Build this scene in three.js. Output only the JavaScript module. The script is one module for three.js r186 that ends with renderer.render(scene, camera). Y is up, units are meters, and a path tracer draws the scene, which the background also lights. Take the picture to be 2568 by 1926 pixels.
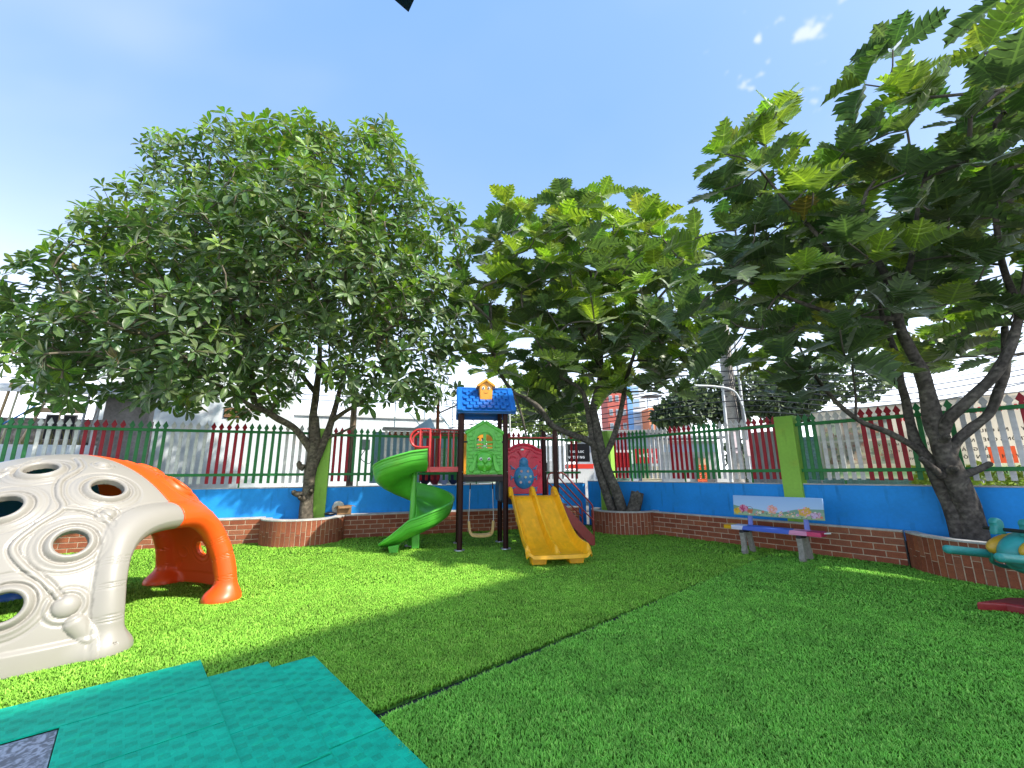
import * as THREE from 'three';
import { mergeGeometries, mergeVertices, toCreasedNormals } from 'three/addons/utils/BufferGeometryUtils.js';
import { RoundedBoxGeometry } from 'three/addons/geometries/RoundedBoxGeometry.js';

// ------------------------------------------------------------ camera, sky, sun, exposure
const W = 1024, H = 768;
const scene = new THREE.Scene();
const camera = new THREE.PerspectiveCamera(2 * Math.atan(384 / 415) * 180 / Math.PI, W / H, 0.05, 400);
camera.rotation.order = 'YXZ';
camera.position.set(0, 1.5, 0);
camera.rotation.set(12.1 * Math.PI / 180, 0, -0.4 * Math.PI / 180);
camera.updateMatrixWorld(true);
scene.add(camera);

const renderer = new THREE.WebGLRenderer({ antialias: true });
renderer.setSize(W, H);
renderer.toneMapping = THREE.LinearToneMapping;
renderer.toneMappingExposure = 1.95;
renderer.shadowMap.enabled = true;

const SUN = new THREE.Vector3(1.0, 1.0, 0.45).normalize();
const sunLight = new THREE.DirectionalLight(new THREE.Color(1.0, 0.94, 0.84), 3.8);
sunLight.position.copy(SUN).multiplyScalar(40);
sunLight.castShadow = true; sunLight.shadow.radius = 2.2;
sunLight.shadow.mapSize.set(4096, 4096);
Object.assign(sunLight.shadow.camera, { left: -22, right: 22, top: 22, bottom: -22, near: 1, far: 100 });
scene.add(sunLight, sunLight.target);

function rng(seed) { let a = seed >>> 0; return () => { a = (a + 0x6D2B79F5) >>> 0; let t = a; t = Math.imul(t ^ (t >>> 15), t | 1); t ^= t + Math.imul(t ^ (t >>> 7), t | 61); return ((t ^ (t >>> 14)) >>> 0) / 4294967296; }; }
const hash3 = (x, y, z) => { let h = Math.imul(x | 0, 374761393) ^ Math.imul(y | 0, 668265263) ^ Math.imul(z | 0, 2147483647 ^ 0x5bd1e995); h = Math.imul(h ^ (h >>> 13), 1274126177); return ((h ^ (h >>> 16)) >>> 0) / 4294967296; };
function noise(x, y, z = 0, per = 0) {
  const xi = Math.floor(x), yi = Math.floor(y), zi = Math.floor(z), s = (t) => t * t * (3 - 2 * t);
  const fx = s(x - xi), fy = s(y - yi), fz = s(z - zi), m = (v) => per ? ((v % per) + per) % per : v;
  const g = (a, b, c) => hash3(m(xi + a), m(yi + b), zi + c), L = (a, b, t) => a + (b - a) * t;
  return L(L(L(g(0, 0, 0), g(1, 0, 0), fx), L(g(0, 1, 0), g(1, 1, 0), fx), fy), L(L(g(0, 0, 1), g(1, 0, 1), fx), L(g(0, 1, 1), g(1, 1, 1), fx), fy), fz);
}
const fbm = (x, y, z = 0, oct = 4) => { let a = 0.5, s = 0, f = 1; for (let i = 0; i < oct; i++) { s += a * noise(x * f, y * f, z * f + i * 17); a *= 0.5; f *= 2.03; } return s / (1 - Math.pow(0.5, oct)); };
const clamp = (v, a = 0, b = 1) => Math.min(b, Math.max(a, v)), mix = (a, b, t) => a + (b - a) * t, sstep = (a, b, v) => { const t = clamp((v - a) / (b - a)); return t * t * (3 - 2 * t); };

{ // the sky: pale at the horizon, blue above, thin veils and small puffs of cloud
  const w = 2048, h = 1024, d = new Float32Array(w * h * 4);
  for (let j = 0; j < h; j++) for (let i = 0; i < w; i++) {
    const el = ((j + 0.5) / h - 0.5) * Math.PI, az = ((i + 0.5) / w - 0.5) * 2 * Math.PI;
    const x = Math.cos(el) * Math.cos(az), y = Math.sin(el), z = Math.cos(el) * Math.sin(az);
    let c;
    if (y < 0) c = [0.42, 0.43, 0.42];
    else {
      const e = el * 180 / Math.PI, hz = Math.exp(-Math.pow(e / 11, 1.12)), side = 0.15 * Math.exp(-e / 45) * (0.5 - 0.5 * x / Math.max(0.2, Math.cos(el)));
      const sd = Math.acos(clamp(x * SUN.x + y * SUN.y + z * SUN.z, -1, 1)) * 180 / Math.PI, glow = 4.5 * Math.exp(-sd / 14.5);
      c = [mix(0.2, 3.4, hz), mix(0.435, 3.5, hz), mix(0.92, 3.6, hz)];
      c[0] += side * 0.9 + glow * 0.9; c[1] += side * 0.75 + glow * 0.85; c[2] += side * 0.25 + glow * 0.6;
      const px = x / (y + 0.25), pz = z / (y + 0.25);
      const veil = sstep(0.48, 0.85, fbm(px * 1.1 + 3.1, pz * 2.2, 0.5, 5)) * 0.34 + 0.05 * fbm(px * 5, pz * 6, 2, 3);
      const region = Math.exp(-((x - 0.48) ** 2 + (y - 0.72) ** 2 + (z + 0.5) ** 2) / 0.055) + 0.35 * Math.exp(-((x + 0.75) ** 2 + (y - 0.45) ** 2 + (z + 0.5) ** 2) / 0.03);
      const puff = sstep(0.68, 0.84, fbm(px * 30 + 11, pz * 36, 7, 4) * (0.65 + 0.45 * region)) * Math.min(1, region * 1.5);
      const v = clamp(veil + puff * 0.6);
      c = [mix(c[0], Math.max(1, c[0]), v) / 1.7, mix(c[1], Math.max(1.03, c[1]), v) / 1.7, mix(c[2], Math.max(1.08, c[2]), v) / 1.7];
    }
    const k = (j * w + i) * 4; d[k] = c[0]; d[k + 1] = c[1]; d[k + 2] = c[2]; d[k + 3] = 1;
  }
  const t = new THREE.DataTexture(d, w, h, THREE.RGBAFormat, THREE.FloatType);
  t.mapping = THREE.EquirectangularReflectionMapping; t.magFilter = t.minFilter = THREE.LinearFilter; t.needsUpdate = true;
  scene.background = t; scene.environment = t;
}

// ------------------------------------------------------------ helpers
const taken = new Map();
function numbered(n) { const k = taken.get(n) || 0; taken.set(n, k + 1); return k ? n + '_' + String(k).padStart(3, '0') : n; }
function setTags(o, label, category, group, kind) { if (label) o.userData.label = label; if (category) o.userData.category = category; if (group) o.userData.group = group; if (kind) o.userData.kind = kind; return o; }
function thing(name, label, category, pos = [0, 0, 0], turn = 0, group) { const o = new THREE.Group(); o.name = numbered(name); o.position.set(...pos); o.rotation.y = turn; scene.add(o); return setTags(o, label, category, group); }
function mesh(geo, mat) { const m = new THREE.Mesh(geo, mat); m.castShadow = m.receiveShadow = true; return m; }
function part(parent, name, geo, mat, label, kind) { const m = mesh(Array.isArray(geo) ? merge(geo) : geo, mat); m.name = name; parent.add(m); return setTags(m, label, null, null, kind); }
function solo(name, geo, mat, label, category, group, kind) { const m = mesh(Array.isArray(geo) ? merge(geo) : geo, mat); m.name = numbered(name); scene.add(m); return setTags(m, label, category, group, kind); }
function merge(list) {
  list = list.map((g) => { let q = g.index ? g.toNonIndexed() : g; const n = q.attributes.position.count; const r = new THREE.BufferGeometry(); r.setAttribute('position', q.attributes.position); if (!q.attributes.normal) q.computeVertexNormals(); r.setAttribute('normal', q.attributes.normal); r.setAttribute('uv', q.attributes.uv || new THREE.BufferAttribute(new Float32Array(n * 2), 2)); return r; });
  return mergeGeometries(list);
}
const V = (x, y, z) => new THREE.Vector3(x, y, z);
function col(c) { return Array.isArray(c) ? new THREE.Color().setRGB(...c) : new THREE.Color(c); }
function mat(c, roughness = 0.6, o = {}) { return new THREE.MeshPhysicalMaterial({ color: col(c), roughness, specularIntensity: o.metalness ? 1 : 0.5, ...o }); }
function pmat(c, roughness = 0.5, o = {}) { return new THREE.MeshPhysicalMaterial({ color: col(c), roughness, ...o }); }
function box(w, h, d, x = 0, y = 0, z = 0, r = 0) { const g = r ? new RoundedBoxGeometry(w, h, d, 2, r) : new THREE.BoxGeometry(w, h, d); return g.translate(x, y, z); }
function rod(a, b, r0, r1 = r0, seg = 10) { // tapered cylinder between two points
  const A = Array.isArray(a) ? V(...a) : a, B = Array.isArray(b) ? V(...b) : b, d = B.clone().sub(A), g = new THREE.CylinderGeometry(r1, r0, d.length(), seg);
  g.applyQuaternion(new THREE.Quaternion().setFromUnitVectors(V(0, 1, 0), d.clone().normalize())); return g.translate((A.x + B.x) / 2, (A.y + B.y) / 2, (A.z + B.z) / 2);
}
function tube(pts, r, seg = 24, rs = 8, closed = false, tension = 0.5) { return new THREE.TubeGeometry(new THREE.CatmullRomCurve3(pts.map((p) => V(...p)), closed, 'catmullrom', tension), seg, r, rs, closed); }
function limbTube(pts, radii, rs = 8, seg = 0, wob = 0, seed = 1) { // tapering branch along a smooth curve
  const c = new THREE.CatmullRomCurve3(pts.map((p) => Array.isArray(p) ? V(...p) : p)), n = seg || pts.length * 4, pos = [], uv = [], idx = [];
  const fr = c.computeFrenetFrames(n, false); let len = 0, prev = null;
  for (let i = 0; i <= n; i++) {
    const t = i / n, p = c.getPoint(t); if (prev) len += p.distanceTo(prev); prev = p;
    const f = t * (radii.length - 1), k = Math.min(radii.length - 2, Math.floor(f)), r = mix(radii[k], radii[k + 1], f - k);
    for (let j = 0; j <= rs; j++) {
      const a = j / rs * 2 * Math.PI, w = 1 + wob * (noise(Math.cos(a) * 1.5 + 5, Math.sin(a) * 1.5 + len * 4, seed * 3.7) - 0.5);
      const q = p.clone().addScaledVector(fr.normals[i], Math.cos(a) * r * w).addScaledVector(fr.binormals[i], Math.sin(a) * r * w);
      pos.push(q.x, q.y, q.z); uv.push(j / rs * Math.max(1, Math.round(2 * Math.PI * r / 0.25)) * 0.25, len);
    }
  }
  for (let i = 0; i < n; i++) for (let j = 0; j < rs; j++) { const a = i * (rs + 1) + j, b = a + rs + 1; idx.push(a, b, a + 1, b, b + 1, a + 1); }
  const g = new THREE.BufferGeometry(); g.setAttribute('position', new THREE.Float32BufferAttribute(pos, 3)); g.setAttribute('uv', new THREE.Float32BufferAttribute(uv, 2)); g.setIndex(idx); g.computeVertexNormals();
  const nn = g.attributes.normal; for (let i = 0; i <= n; i++) { const a = i * (rs + 1), b = a + rs, v = V(nn.getX(a) + nn.getX(b), nn.getY(a) + nn.getY(b), nn.getZ(a) + nn.getZ(b)).normalize(); nn.setXYZ(a, v.x, v.y, v.z); nn.setXYZ(b, v.x, v.y, v.z); }
  return g;
}
function extrude(shape, depth, bevel = 0, seg = 10, bs = 2) { return new THREE.ExtrudeGeometry(shape, { depth: depth - 2 * bevel, bevelEnabled: bevel > 0, bevelThickness: bevel, bevelSize: bevel, bevelOffset: -bevel, bevelSegments: bs, curveSegments: seg }).translate(0, 0, bevel); }
function poly(pts) { const s = new THREE.Shape(); pts.forEach((p, i) => i ? s.lineTo(...p) : s.moveTo(...p)); s.closePath(); return s; }
function ell(rx, ry, rz, x, y, z, ws = 20, hs = 14) { return new THREE.SphereGeometry(1, ws, hs).scale(rx, ry, rz).translate(x, y, z); }
function loft(rows, closed = true, caps = true, crease = 0.7) { // rows of equal-length point lists
  const pos = [], uv = [], idx = [], n = rows[0].length;
  rows.forEach((r, i) => r.forEach((p, j) => { pos.push(p.x, p.y, p.z); uv.push(j / n, i / rows.length); }));
  const m = closed ? n : n - 1;
  for (let i = 0; i < rows.length - 1; i++) for (let j = 0; j < m; j++) { const a = i * n + j, b = i * n + (j + 1) % n, c = a + n, d = b + n; idx.push(a, c, b, b, c, d); }
  if (caps && closed) for (const i of [0, rows.length - 1]) { // strip cap between the two halves of the closed loop
    const h = n / 2; for (let j = 0; j < h - 1; j++) { const a = i * n + j, b = i * n + j + 1, c = i * n + n - 1 - j, d = i * n + n - 2 - j; i ? idx.push(a, b, c, b, d, c) : idx.push(a, c, b, b, c, d); }
  }
  let g = new THREE.BufferGeometry(); g.setAttribute('position', new THREE.Float32BufferAttribute(pos, 3)); g.setAttribute('uv', new THREE.Float32BufferAttribute(uv, 2)); g.setIndex(idx);
  return toCreasedNormals(g, crease);
}
function dataTex(w, h, fn, o = {}) {
  const d = new Uint8Array(w * h * 4);
  for (let j = 0; j < h; j++) for (let i = 0; i < w; i++) { const c = fn((i + 0.5) / w, (j + 0.5) / h), k = (j * w + i) * 4; for (let q = 0; q < 3; q++) d[k + q] = clamp(c.length ? c[q] : c) * 255; d[k + 3] = 255; }
  const t = new THREE.DataTexture(d, w, h, THREE.RGBAFormat); t.wrapS = t.wrapT = THREE.RepeatWrapping; t.magFilter = THREE.LinearFilter; t.minFilter = THREE.LinearMipmapLinearFilter; t.generateMipmaps = true;
  if (o.srgb) t.colorSpace = THREE.SRGBColorSpace; if (o.repeat) t.repeat.set(...o.repeat); t.needsUpdate = true; return t;
}
function canvasTex(w, h, draw, srgb = true) { const c = document.createElement('canvas'); c.width = w; c.height = h; draw(c.getContext('2d'), w, h); const t = new THREE.CanvasTexture(c); if (srgb) t.colorSpace = THREE.SRGBColorSpace; t.wrapS = t.wrapT = THREE.ClampToEdgeWrapping; return t; }
const pn = (u, v, f, s = 0, o = 4) => { let a = 0.5, t = 0; for (let i = 0; i < o; i++) { t += a * noise(u * f, v * f, s + i * 9, f); a *= 0.5; f *= 2; } return t / (1 - Math.pow(0.5, o)); }; // tiling noise
// metre-scaled uv by box projection
function boxUV(g, s = 1) {
  if (g.index) g = g.toNonIndexed(); const p = g.attributes.position, n = g.attributes.normal, u = new Float32Array(p.count * 2);
  for (let i = 0; i < p.count; i++) { const ax = Math.abs(n.getX(i)), ay = Math.abs(n.getY(i)), az = Math.abs(n.getZ(i)); const X = p.getX(i) * s, Y = p.getY(i) * s, Z = p.getZ(i) * s; u[i * 2] = ax > ay && ax > az ? Z : X; u[i * 2 + 1] = ay >= ax && ay >= az ? Z : Y; }
  g.setAttribute('uv', new THREE.BufferAttribute(u, 2)); return g;
}
// ------------------------------------------------------------ setting: frames of the two garden walls
const TL = 0.3367, TR = -0.9127; // turns of the left and the right wall: local x along the wall, local z towards the yard
const L0 = [-8.767, 0, -8.644], R0 = [3.444, 0, -10.7];
const atL = (s, y, z) => V(L0[0] + s * Math.cos(TL) + z * Math.sin(TL), y, L0[2] - s * Math.sin(TL) + z * Math.cos(TL));
const atR = (s, y, z) => V(R0[0] + s * Math.cos(TR) + z * Math.sin(TR), y, R0[2] - s * Math.sin(TR) + z * Math.cos(TR));
const PL1 = { c: atL(4.18, 0, 0), r: 0.87 }, PL2 = { c: V(2.95, 0, -11.4), r: 0.87 }, PL3 = { c: atR(5.7, 0, -0.33), r: 1.1 };

// street ground beyond the walls, out to the horizon
{
  const t = dataTex(512, 512, (u, v) => { const n = pn(u, v, 8, 3, 5), m = pn(u, v, 64, 8, 2); const k = 0.42 + 0.22 * (n - 0.5) + 0.14 * (m - 0.5); return [k, k * 0.99, k * 0.96]; }, { srgb: true, repeat: [60, 60] });
  const g = new THREE.PlaneGeometry(360, 360).rotateX(-Math.PI / 2).translate(0, -0.004, 0);
  solo('ground', g, mat([1, 1, 1], 0.95, { map: t }), null, null, null, 'structure');
}
// lawn of artificial turf in two sheets with an open seam
const SEAM_A = V(-2.4, 0, -1.58), SEAM_B = V(5.35, 0, -8.66), SEAM_D = SEAM_B.clone().sub(SEAM_A).normalize();
const seamSide = (x, z) => (x - SEAM_A.x) * SEAM_D.z - (z - SEAM_A.z) * SEAM_D.x; // > 0 on the far left side
const seamHalf = (x, z) => { const d = Math.hypot(x, z); return d < 3.4 ? 0.05 : mix(0.046, 0.012, clamp((d - 3.4) / 3.4)); };
const turfMap = dataTex(1024, 1024, (u, v) => { const a = pn(u, v, 12, 1, 3), b = pn(u, v, 90, 4, 3), c = pn(u, v, 256, 7, 1); const k = 0.55 + 0.35 * (a - 0.5) + 0.5 * (b - 0.5) + 0.35 * (c - 0.5); return [0.42 * k, 0.7 * k, 0.2 * k]; }, { srgb: true });
{
  const m = mat([1, 1, 1], 0.9, { map: turfMap });
  const sheet = (pts, y) => { const g = new THREE.ShapeGeometry(poly(pts.map((p) => [p[0], -p[1]]))).rotateX(-Math.PI / 2).translate(0, y, 0); const p = g.attributes.position, u = g.attributes.uv; for (let i = 0; i < p.count; i++) u.setXY(i, p.getX(i) / 1.5, p.getZ(i) / 1.5); return g; };
  const n = V(SEAM_D.z, 0, -SEAM_D.x); // towards the far left
  const off = (P, k) => [P.x + n.x * k, P.z + n.z * k];
  const bl = atL(-5, 0, -0.3), cn = V(2.3, 0, -12.7), br = atR(9.4, 0, -0.3);
  solo('lawn', sheet([off(SEAM_A, 0.03), off(SEAM_B, 0.008), [cn.x, cn.z], [bl.x, bl.z], [-12, -3], [-6, 2.2], [-4.6, 0.8]], 0.006), m, null, null, null, 'structure');
  solo('lawn', sheet([off(SEAM_B, -0.008), off(SEAM_A, -0.03), [-1.4, 0.6], [3, 2.2], [br.x, br.z]], 0.006), m, null, null, null, 'structure');
  solo('turf_seam', sheet([off(SEAM_A, -0.1), off(SEAM_B, -0.04), off(SEAM_B, 0.04), off(SEAM_A, 0.1)], 0.001), mat([0.02, 0.025, 0.03], 0.8), null, null, null, 'structure');
}
// the teal mats lie overlapping on the lawn in three rows
const MAT_ROWS = [
  { name: 'third', o: [-1.66, -3.84], e: [0.669, 0.743], y: 0.018, tiles: [[0, 0.47, 0, 0.62], [0.47, 0.91, 0, 0.62], [0.91, 1.33, 0, 0.62], [1.33, 1.85, 0, 0.62], [1.85, 2.35, 0, 0.62]] },
  { name: 'second', o: [-1.97, -3.71], e: [0.661, 0.751], y: 0.030, tiles: [[0, 0.51, 0, 0.72], [0.51, 0.95, 0, 0.72], [0.95, 1.5, 0, 0.72], [1.5, 2.05, 0, 0.72]] },
  { name: 'first', o: [-2.51, -3.71], e: [0.671, 0.741], y: 0.042, tiles: [[0, 0.54, 0, 1.9], [0.54, 1.15, 0, 0.73], [1.15, 1.8, 0, 0.73]] },
];
const onMat = (x, z) => MAT_ROWS.some((r) => { const a = (x - r.o[0]) * r.e[0] + (z - r.o[1]) * r.e[1], b = -(x - r.o[0]) * r.e[1] + (z - r.o[1]) * r.e[0]; return a > 0.015 && a < 3 && b > 0.015 && b < 2.2; });
{
  const ribF = (u, v) => { const cx = Math.floor(u * 6), cy = Math.floor(v * 6), fu = u * 6 - cx, fv = v * 6 - cy; return (cx + cy) & 1 || fu < 0.08 || fu > 0.92 || fv < 0.1 || fv > 0.9 ? 0 : 0.5 + 0.5 * Math.sin(fu * Math.PI * 13); };
  const N = 512, ribs = dataTex(N, N, (u, v) => { const cx = Math.floor(u * 6), cy = Math.floor(v * 6), odd = (cx + cy) & 1, fu = u * 6 - cx, fv = v * 6 - cy; const inside = fu > 0.08 && fu < 0.92 && fv > 0.1 && fv < 0.9; const r = odd ? 0.25 : 0.5 + 0.5 * Math.sin(fu * Math.PI * 2 * 6.5); const w = 0.5 + 0.5 * Math.sin((u + v) * Math.PI * 2 * 48); return inside ? 0.45 + 0.5 * r * (odd ? 0 : 1) + 0.12 * w : 0.45 + 0.12 * w; }, { repeat: [1, 1] });
  const tone = dataTex(512, 512, (u, v) => { const a = pn(u, v, 5, 2, 5), b = pn(u, v, 60, 5, 2); const k = 0.92 - 0.09 * ribF(u, v) + 0.2 * (a - 0.5) + 0.1 * (b - 0.5), d = sstep(0.62, 0.78, pn(u, v, 9, 12, 4)) * 0.12; return [k * (0.8 + d), k, k * (0.98 - d * 0.3)]; }, { srgb: true });
  const where = { first: 'topmost teal rubber mat row on the left, overlapping the others', second: 'middle teal rubber mat row tucked under the left row', third: 'rightmost teal rubber mat row, lowest, beside the turf seam' };
  const R = rng(5);
  for (const r of MAT_ROWS) {
    const e2 = [-r.e[1], r.e[0]], turn = Math.atan2(-r.e[1], r.e[0]);
    const t = thing('rubber_mat', where[r.name], 'floor mat', [r.o[0], r.y, r.o[1]], turn, 'teal mats overlapping on the lawn');
    for (const [a0, a1, b0, b1] of r.tiles) {
      const k = 0.93 + 0.14 * R();
      const m = mat([0.004 * k, 0.64 * k, 0.41 * k], 0.7, { map: tone, bumpMap: ribs, bumpScale: 0.005 });
      const g = boxUV(box(a1 - a0 - 0.006, 0.012, b1 - b0, (a0 + a1) / 2, 0.006, (b0 + b1) / 2, 0.004), 2.6);
      const p = part(t, 'mat_tile', g, m); p.rotation.set((R() - 0.5) * 0.006, 0, (R() - 0.5) * 0.008); p.position.y = R() * 0.002;
    }
  }
  // speckled grey terrace stone that shows in the gap of the mats
  const gr = dataTex(512, 512, (u, v) => { const a = pn(u + 0.3 * pn(u, v, 6, 3, 2), v, 26, 2, 4); const k = 0.5 + 0.28 * sstep(0.3, 0.72, a); return [k * 0.9, k * 0.92, k * 0.98]; }, { srgb: true });
  const e = [0.671, 0.741], g = boxUV(box(1.6, 0.03, 1.9, 0.545 + 0.8, 0.015, 0.735 + 0.95, 0.003), 2.2);
  const t = solo('terrace', g, mat([1, 1, 1], 0.6, { map: gr }), null, null, null, 'structure'); t.position.set(-2.51, 0.012, -3.71); t.rotation.y = Math.atan2(-e[1], e[0]);
}
// blades of the turf: one tuft, copied all over the part of the lawn in view
{
  const R = rng(11), pos = [], nor = [], idx = [];
  for (let b = 0; b < 9; b++) {
    const a = R() * 6.283, d = R() * 0.016, h = 0.017 + R() * 0.014, lean = 0.004 + R() * 0.022, w = 0.0021 + R() * 0.0012, x0 = Math.cos(a) * d, z0 = Math.sin(a) * d, a2 = R() * 6.283, cx = Math.cos(a2), cz = Math.sin(a2);
    const k = pos.length / 3;
    for (const [t, ww] of [[0, 1], [0.55, 0.95], [1, 0.25]]) { const l = lean * t * t, px = x0 + cx * l, pz = z0 + cz * l, y = h * t * (1 - 0.18 * t * lean / 0.03); for (const s of [-1, 1]) { pos.push(px - cz * s * w * ww, y, pz + cx * s * w * ww); nor.push(-cx * 0.55, 0.83, -cz * 0.55); } }
    idx.push(k, k + 1, k + 2, k + 1, k + 3, k + 2, k + 2, k + 3, k + 4, k + 3, k + 5, k + 4);
  }
  const g = new THREE.BufferGeometry(); g.setAttribute('position', new THREE.Float32BufferAttribute(pos, 3)); g.setAttribute('normal', new THREE.Float32BufferAttribute(nor, 3)); g.setIndex(idx);
  const CREASES = [[1.34, -4.89, 1.65, -4.58], [1.92, -5.4, 2.15, -5.12]]; // short creases in the turf
  const spots = [], q = V(0, 0, 0), cam = camera;
  const seen = (x, z) => { q.set(x, 0, z).project(cam); return q.z < 1 && Math.abs(q.x) < 1.06 && Math.abs(q.y) < 1.08; };
  const inYard = (x, z) => {
    const dl = [x - L0[0], z - L0[2]], offL = dl[0] * Math.sin(TL) + dl[1] * Math.cos(TL), dr = [x - R0[0], z - R0[2]], offR = dr[0] * Math.sin(TR) + dr[1] * Math.cos(TR);
    if (offL < 0.005 || offR < 0.005) return false;
    for (const P of [PL1, PL2, PL3]) if (Math.hypot(x - P.c.x, z - P.c.z) < P.r + 0.01) return false;
    return true;
  };
  for (const [d0, d1, st] of [[2.2, 4.2, 0.0185], [4.2, 6.4, 0.024], [6.4, 9, 0.034], [9, 15, 0.05]])
    for (let z = -14; z < -1.6; z += st) for (let x = -11; x < 8; x += st) {
      const X = x + (R() - 0.5) * st * 1.3, Z = z + (R() - 0.5) * st * 1.3, d = Math.hypot(X, Z), r1 = R(), r2 = R(), r3 = R();
      if (d < d0 || d >= d1 || !seen(X, Z) || !inYard(X, Z) || onMat(X, Z)) continue;
      if (Math.abs(seamSide(X, Z)) < seamHalf(X, Z)) continue;
      if (CREASES.some(([a, b, c, e]) => { const dx = c - a, dz = e - b, t = clamp(((X - a) * dx + (Z - b) * dz) / (dx * dx + dz * dz)); return Math.hypot(X - a - dx * t, Z - b - dz * t) < 0.011 * (1 - Math.abs(t - 0.5)) + 0.004 * r3; })) continue;
      spots.push(X, Z, r1, r2, r3, st);
    }
  const n = spots.length / 6, m = mat([1, 1, 1], 0.7, { side: THREE.DoubleSide, specularIntensity: 0.35 });
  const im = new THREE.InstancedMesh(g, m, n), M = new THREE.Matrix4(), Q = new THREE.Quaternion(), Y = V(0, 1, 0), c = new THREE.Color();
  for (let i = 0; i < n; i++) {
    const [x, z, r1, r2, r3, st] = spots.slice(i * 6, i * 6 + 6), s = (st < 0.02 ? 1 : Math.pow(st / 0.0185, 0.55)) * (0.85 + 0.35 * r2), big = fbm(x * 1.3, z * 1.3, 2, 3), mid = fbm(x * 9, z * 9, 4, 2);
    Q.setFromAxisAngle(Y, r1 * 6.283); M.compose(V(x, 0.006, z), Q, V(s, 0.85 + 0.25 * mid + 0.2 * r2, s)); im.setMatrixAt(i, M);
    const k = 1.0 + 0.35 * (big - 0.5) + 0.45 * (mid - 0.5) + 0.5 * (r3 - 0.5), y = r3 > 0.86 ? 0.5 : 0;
    c.setRGB(((seamSide(x, z) > 0 ? 0.255 : 0.23) + 0.16 * y) * k, ((seamSide(x, z) > 0 ? 0.54 : 0.58) + 0.04 * y) * k, ((seamSide(x, z) > 0 ? 0.058 : 0.072) + 0.05 * y) * k); im.setColorAt(i, c);  // bluer roll right of the seam; brighter green painted in against its shade
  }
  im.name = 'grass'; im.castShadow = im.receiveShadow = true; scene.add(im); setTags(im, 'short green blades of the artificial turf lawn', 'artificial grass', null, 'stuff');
  console.log('tufts', n);
}
// ------------------------------------------------------------ brick work
const brickTones = [[0.39, 0.122, 0.062], [0.44, 0.145, 0.07], [0.33, 0.098, 0.052], [0.41, 0.152, 0.084], [0.36, 0.112, 0.06]];
const brickMap = dataTex(256, 256, (u, v) => { const a = pn(u, v, 5, 2, 4), b = pn(u, v, 40, 6, 2); const k = 0.87 + 0.22 * (a - 0.5) + 0.16 * (b - 0.5); return [k, k * 0.98, k * 0.96]; }, { srgb: true });
const brickBump = dataTex(256, 256, (u, v) => pn(u, v, 24, 3, 4));
const brickMats = brickTones.map((c) => mat(c, 0.72, { map: brickMap, bumpMap: brickBump, bumpScale: 0.0025 }));
const mortarMat = mat([0.72, 0.61, 0.46], 0.92, { map: brickMap, bumpMap: brickBump, bumpScale: 0.003 });
function brickGeo(w, h, d = 0.018, b = 0.004) { // a facing brick with chamfered front edges, 18 triangles
  const X = w / 2, Y = h / 2, P = [[-X, -Y, 0], [X, -Y, 0], [X, Y, 0], [-X, Y, 0], [-X, -Y, d - b], [X, -Y, d - b], [X, Y, d - b], [-X, Y, d - b], [-X + b, -Y + b, d], [X - b, -Y + b, d], [X - b, Y - b, d], [-X + b, Y - b, d]];
  const idx = [8, 9, 10, 8, 10, 11]; for (let i = 0; i < 4; i++) { const j = (i + 1) % 4; idx.push(4 + i, 4 + j, 8 + j, 4 + i, 8 + j, 8 + i, i, j, 4 + j, i, 4 + j, 4 + i); }
  const g = new THREE.BufferGeometry(); g.setAttribute('position', new THREE.Float32BufferAttribute(P.flat(), 3)); g.setIndex(idx); const n = g.toNonIndexed(); n.computeVertexNormals(); return boxUV(n, 2.5);
}
const copingMat = mat([0.66, 0.67, 0.66], 0.75, { map: brickMap, bumpMap: brickBump, bumpScale: 0.002 });
const soilMat = mat([0.055, 0.042, 0.03], 0.95, { map: brickMap, bumpMap: brickBump, bumpScale: 0.02 });
const BH = 0.091, BJ = 0.014, ROWS = 5, WALL_H = ROWS * (BH + BJ); // height of the low brick walls
const stretcher = brickGeo(0.286, BH), halfBrick = brickGeo(0.14, BH);
function brickWall(label, frame, turn, runs, seed, trench) {
  const R = rng(seed), t = thing('low_brick_wall', label, 'brick wall', [frame[0], 0, frame[2]], turn, 'low brick walls in front of the blue wall');
  const ms = [], cs = [], soil = [];
  for (const [a, b] of runs) {
    ms.push(boxUV(box(b - a, WALL_H, 0.1, (a + b) / 2, WALL_H / 2, -0.058), 2));
    cs.push(boxUV(box(b - a, 0.028, trench ? 0.1 : 0.345, (a + b) / 2, WALL_H + 0.014, trench ? -0.042 : -0.165, 0.005), 2));
    if (trench) soil.push(boxUV(box(b - a, 0.36, 0.2, (a + b) / 2, 0.18, -0.225), 2));
    for (let r = 0; r < ROWS; r++) for (let x = a + (r & 1 ? -0.15 : 0) + 0.004; x < b - 0.03; x += 0.3) {
      const x0 = Math.max(x, a), x1 = Math.min(x + 0.286, b); if (x1 - x0 < 0.05) continue;
      const w = x1 - x0, full = w > 0.283, p = part(t, 'brick', full ? stretcher : w > 0.12 && w < 0.16 ? halfBrick : brickGeo(w, BH), brickMats[Math.floor(R() * 5)]);
      p.position.set((x0 + x1) / 2, BJ / 2 + r * (BH + BJ) + BH / 2, -0.018 + R() * 0.002); p.rotation.set(0, (R() - 0.5) * 0.008, (R() - 0.5) * 0.006);
    }
  }
  part(t, 'mortar', ms, mortarMat); part(t, 'coping', cs, copingMat); if (soil.length) part(t, 'soil', soil, soilMat);
}
brickWall('long low red brick wall on the left, in front of the sunlit blue wall', L0, TL, [[-4.2, 3.33], [5.04, 11.3]], 21, false);
brickWall('low red brick wall behind the bench, dark soil trench behind it', R0, TR, [[0.02, 4.62], [6.78, 9]], 22, true);

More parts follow.
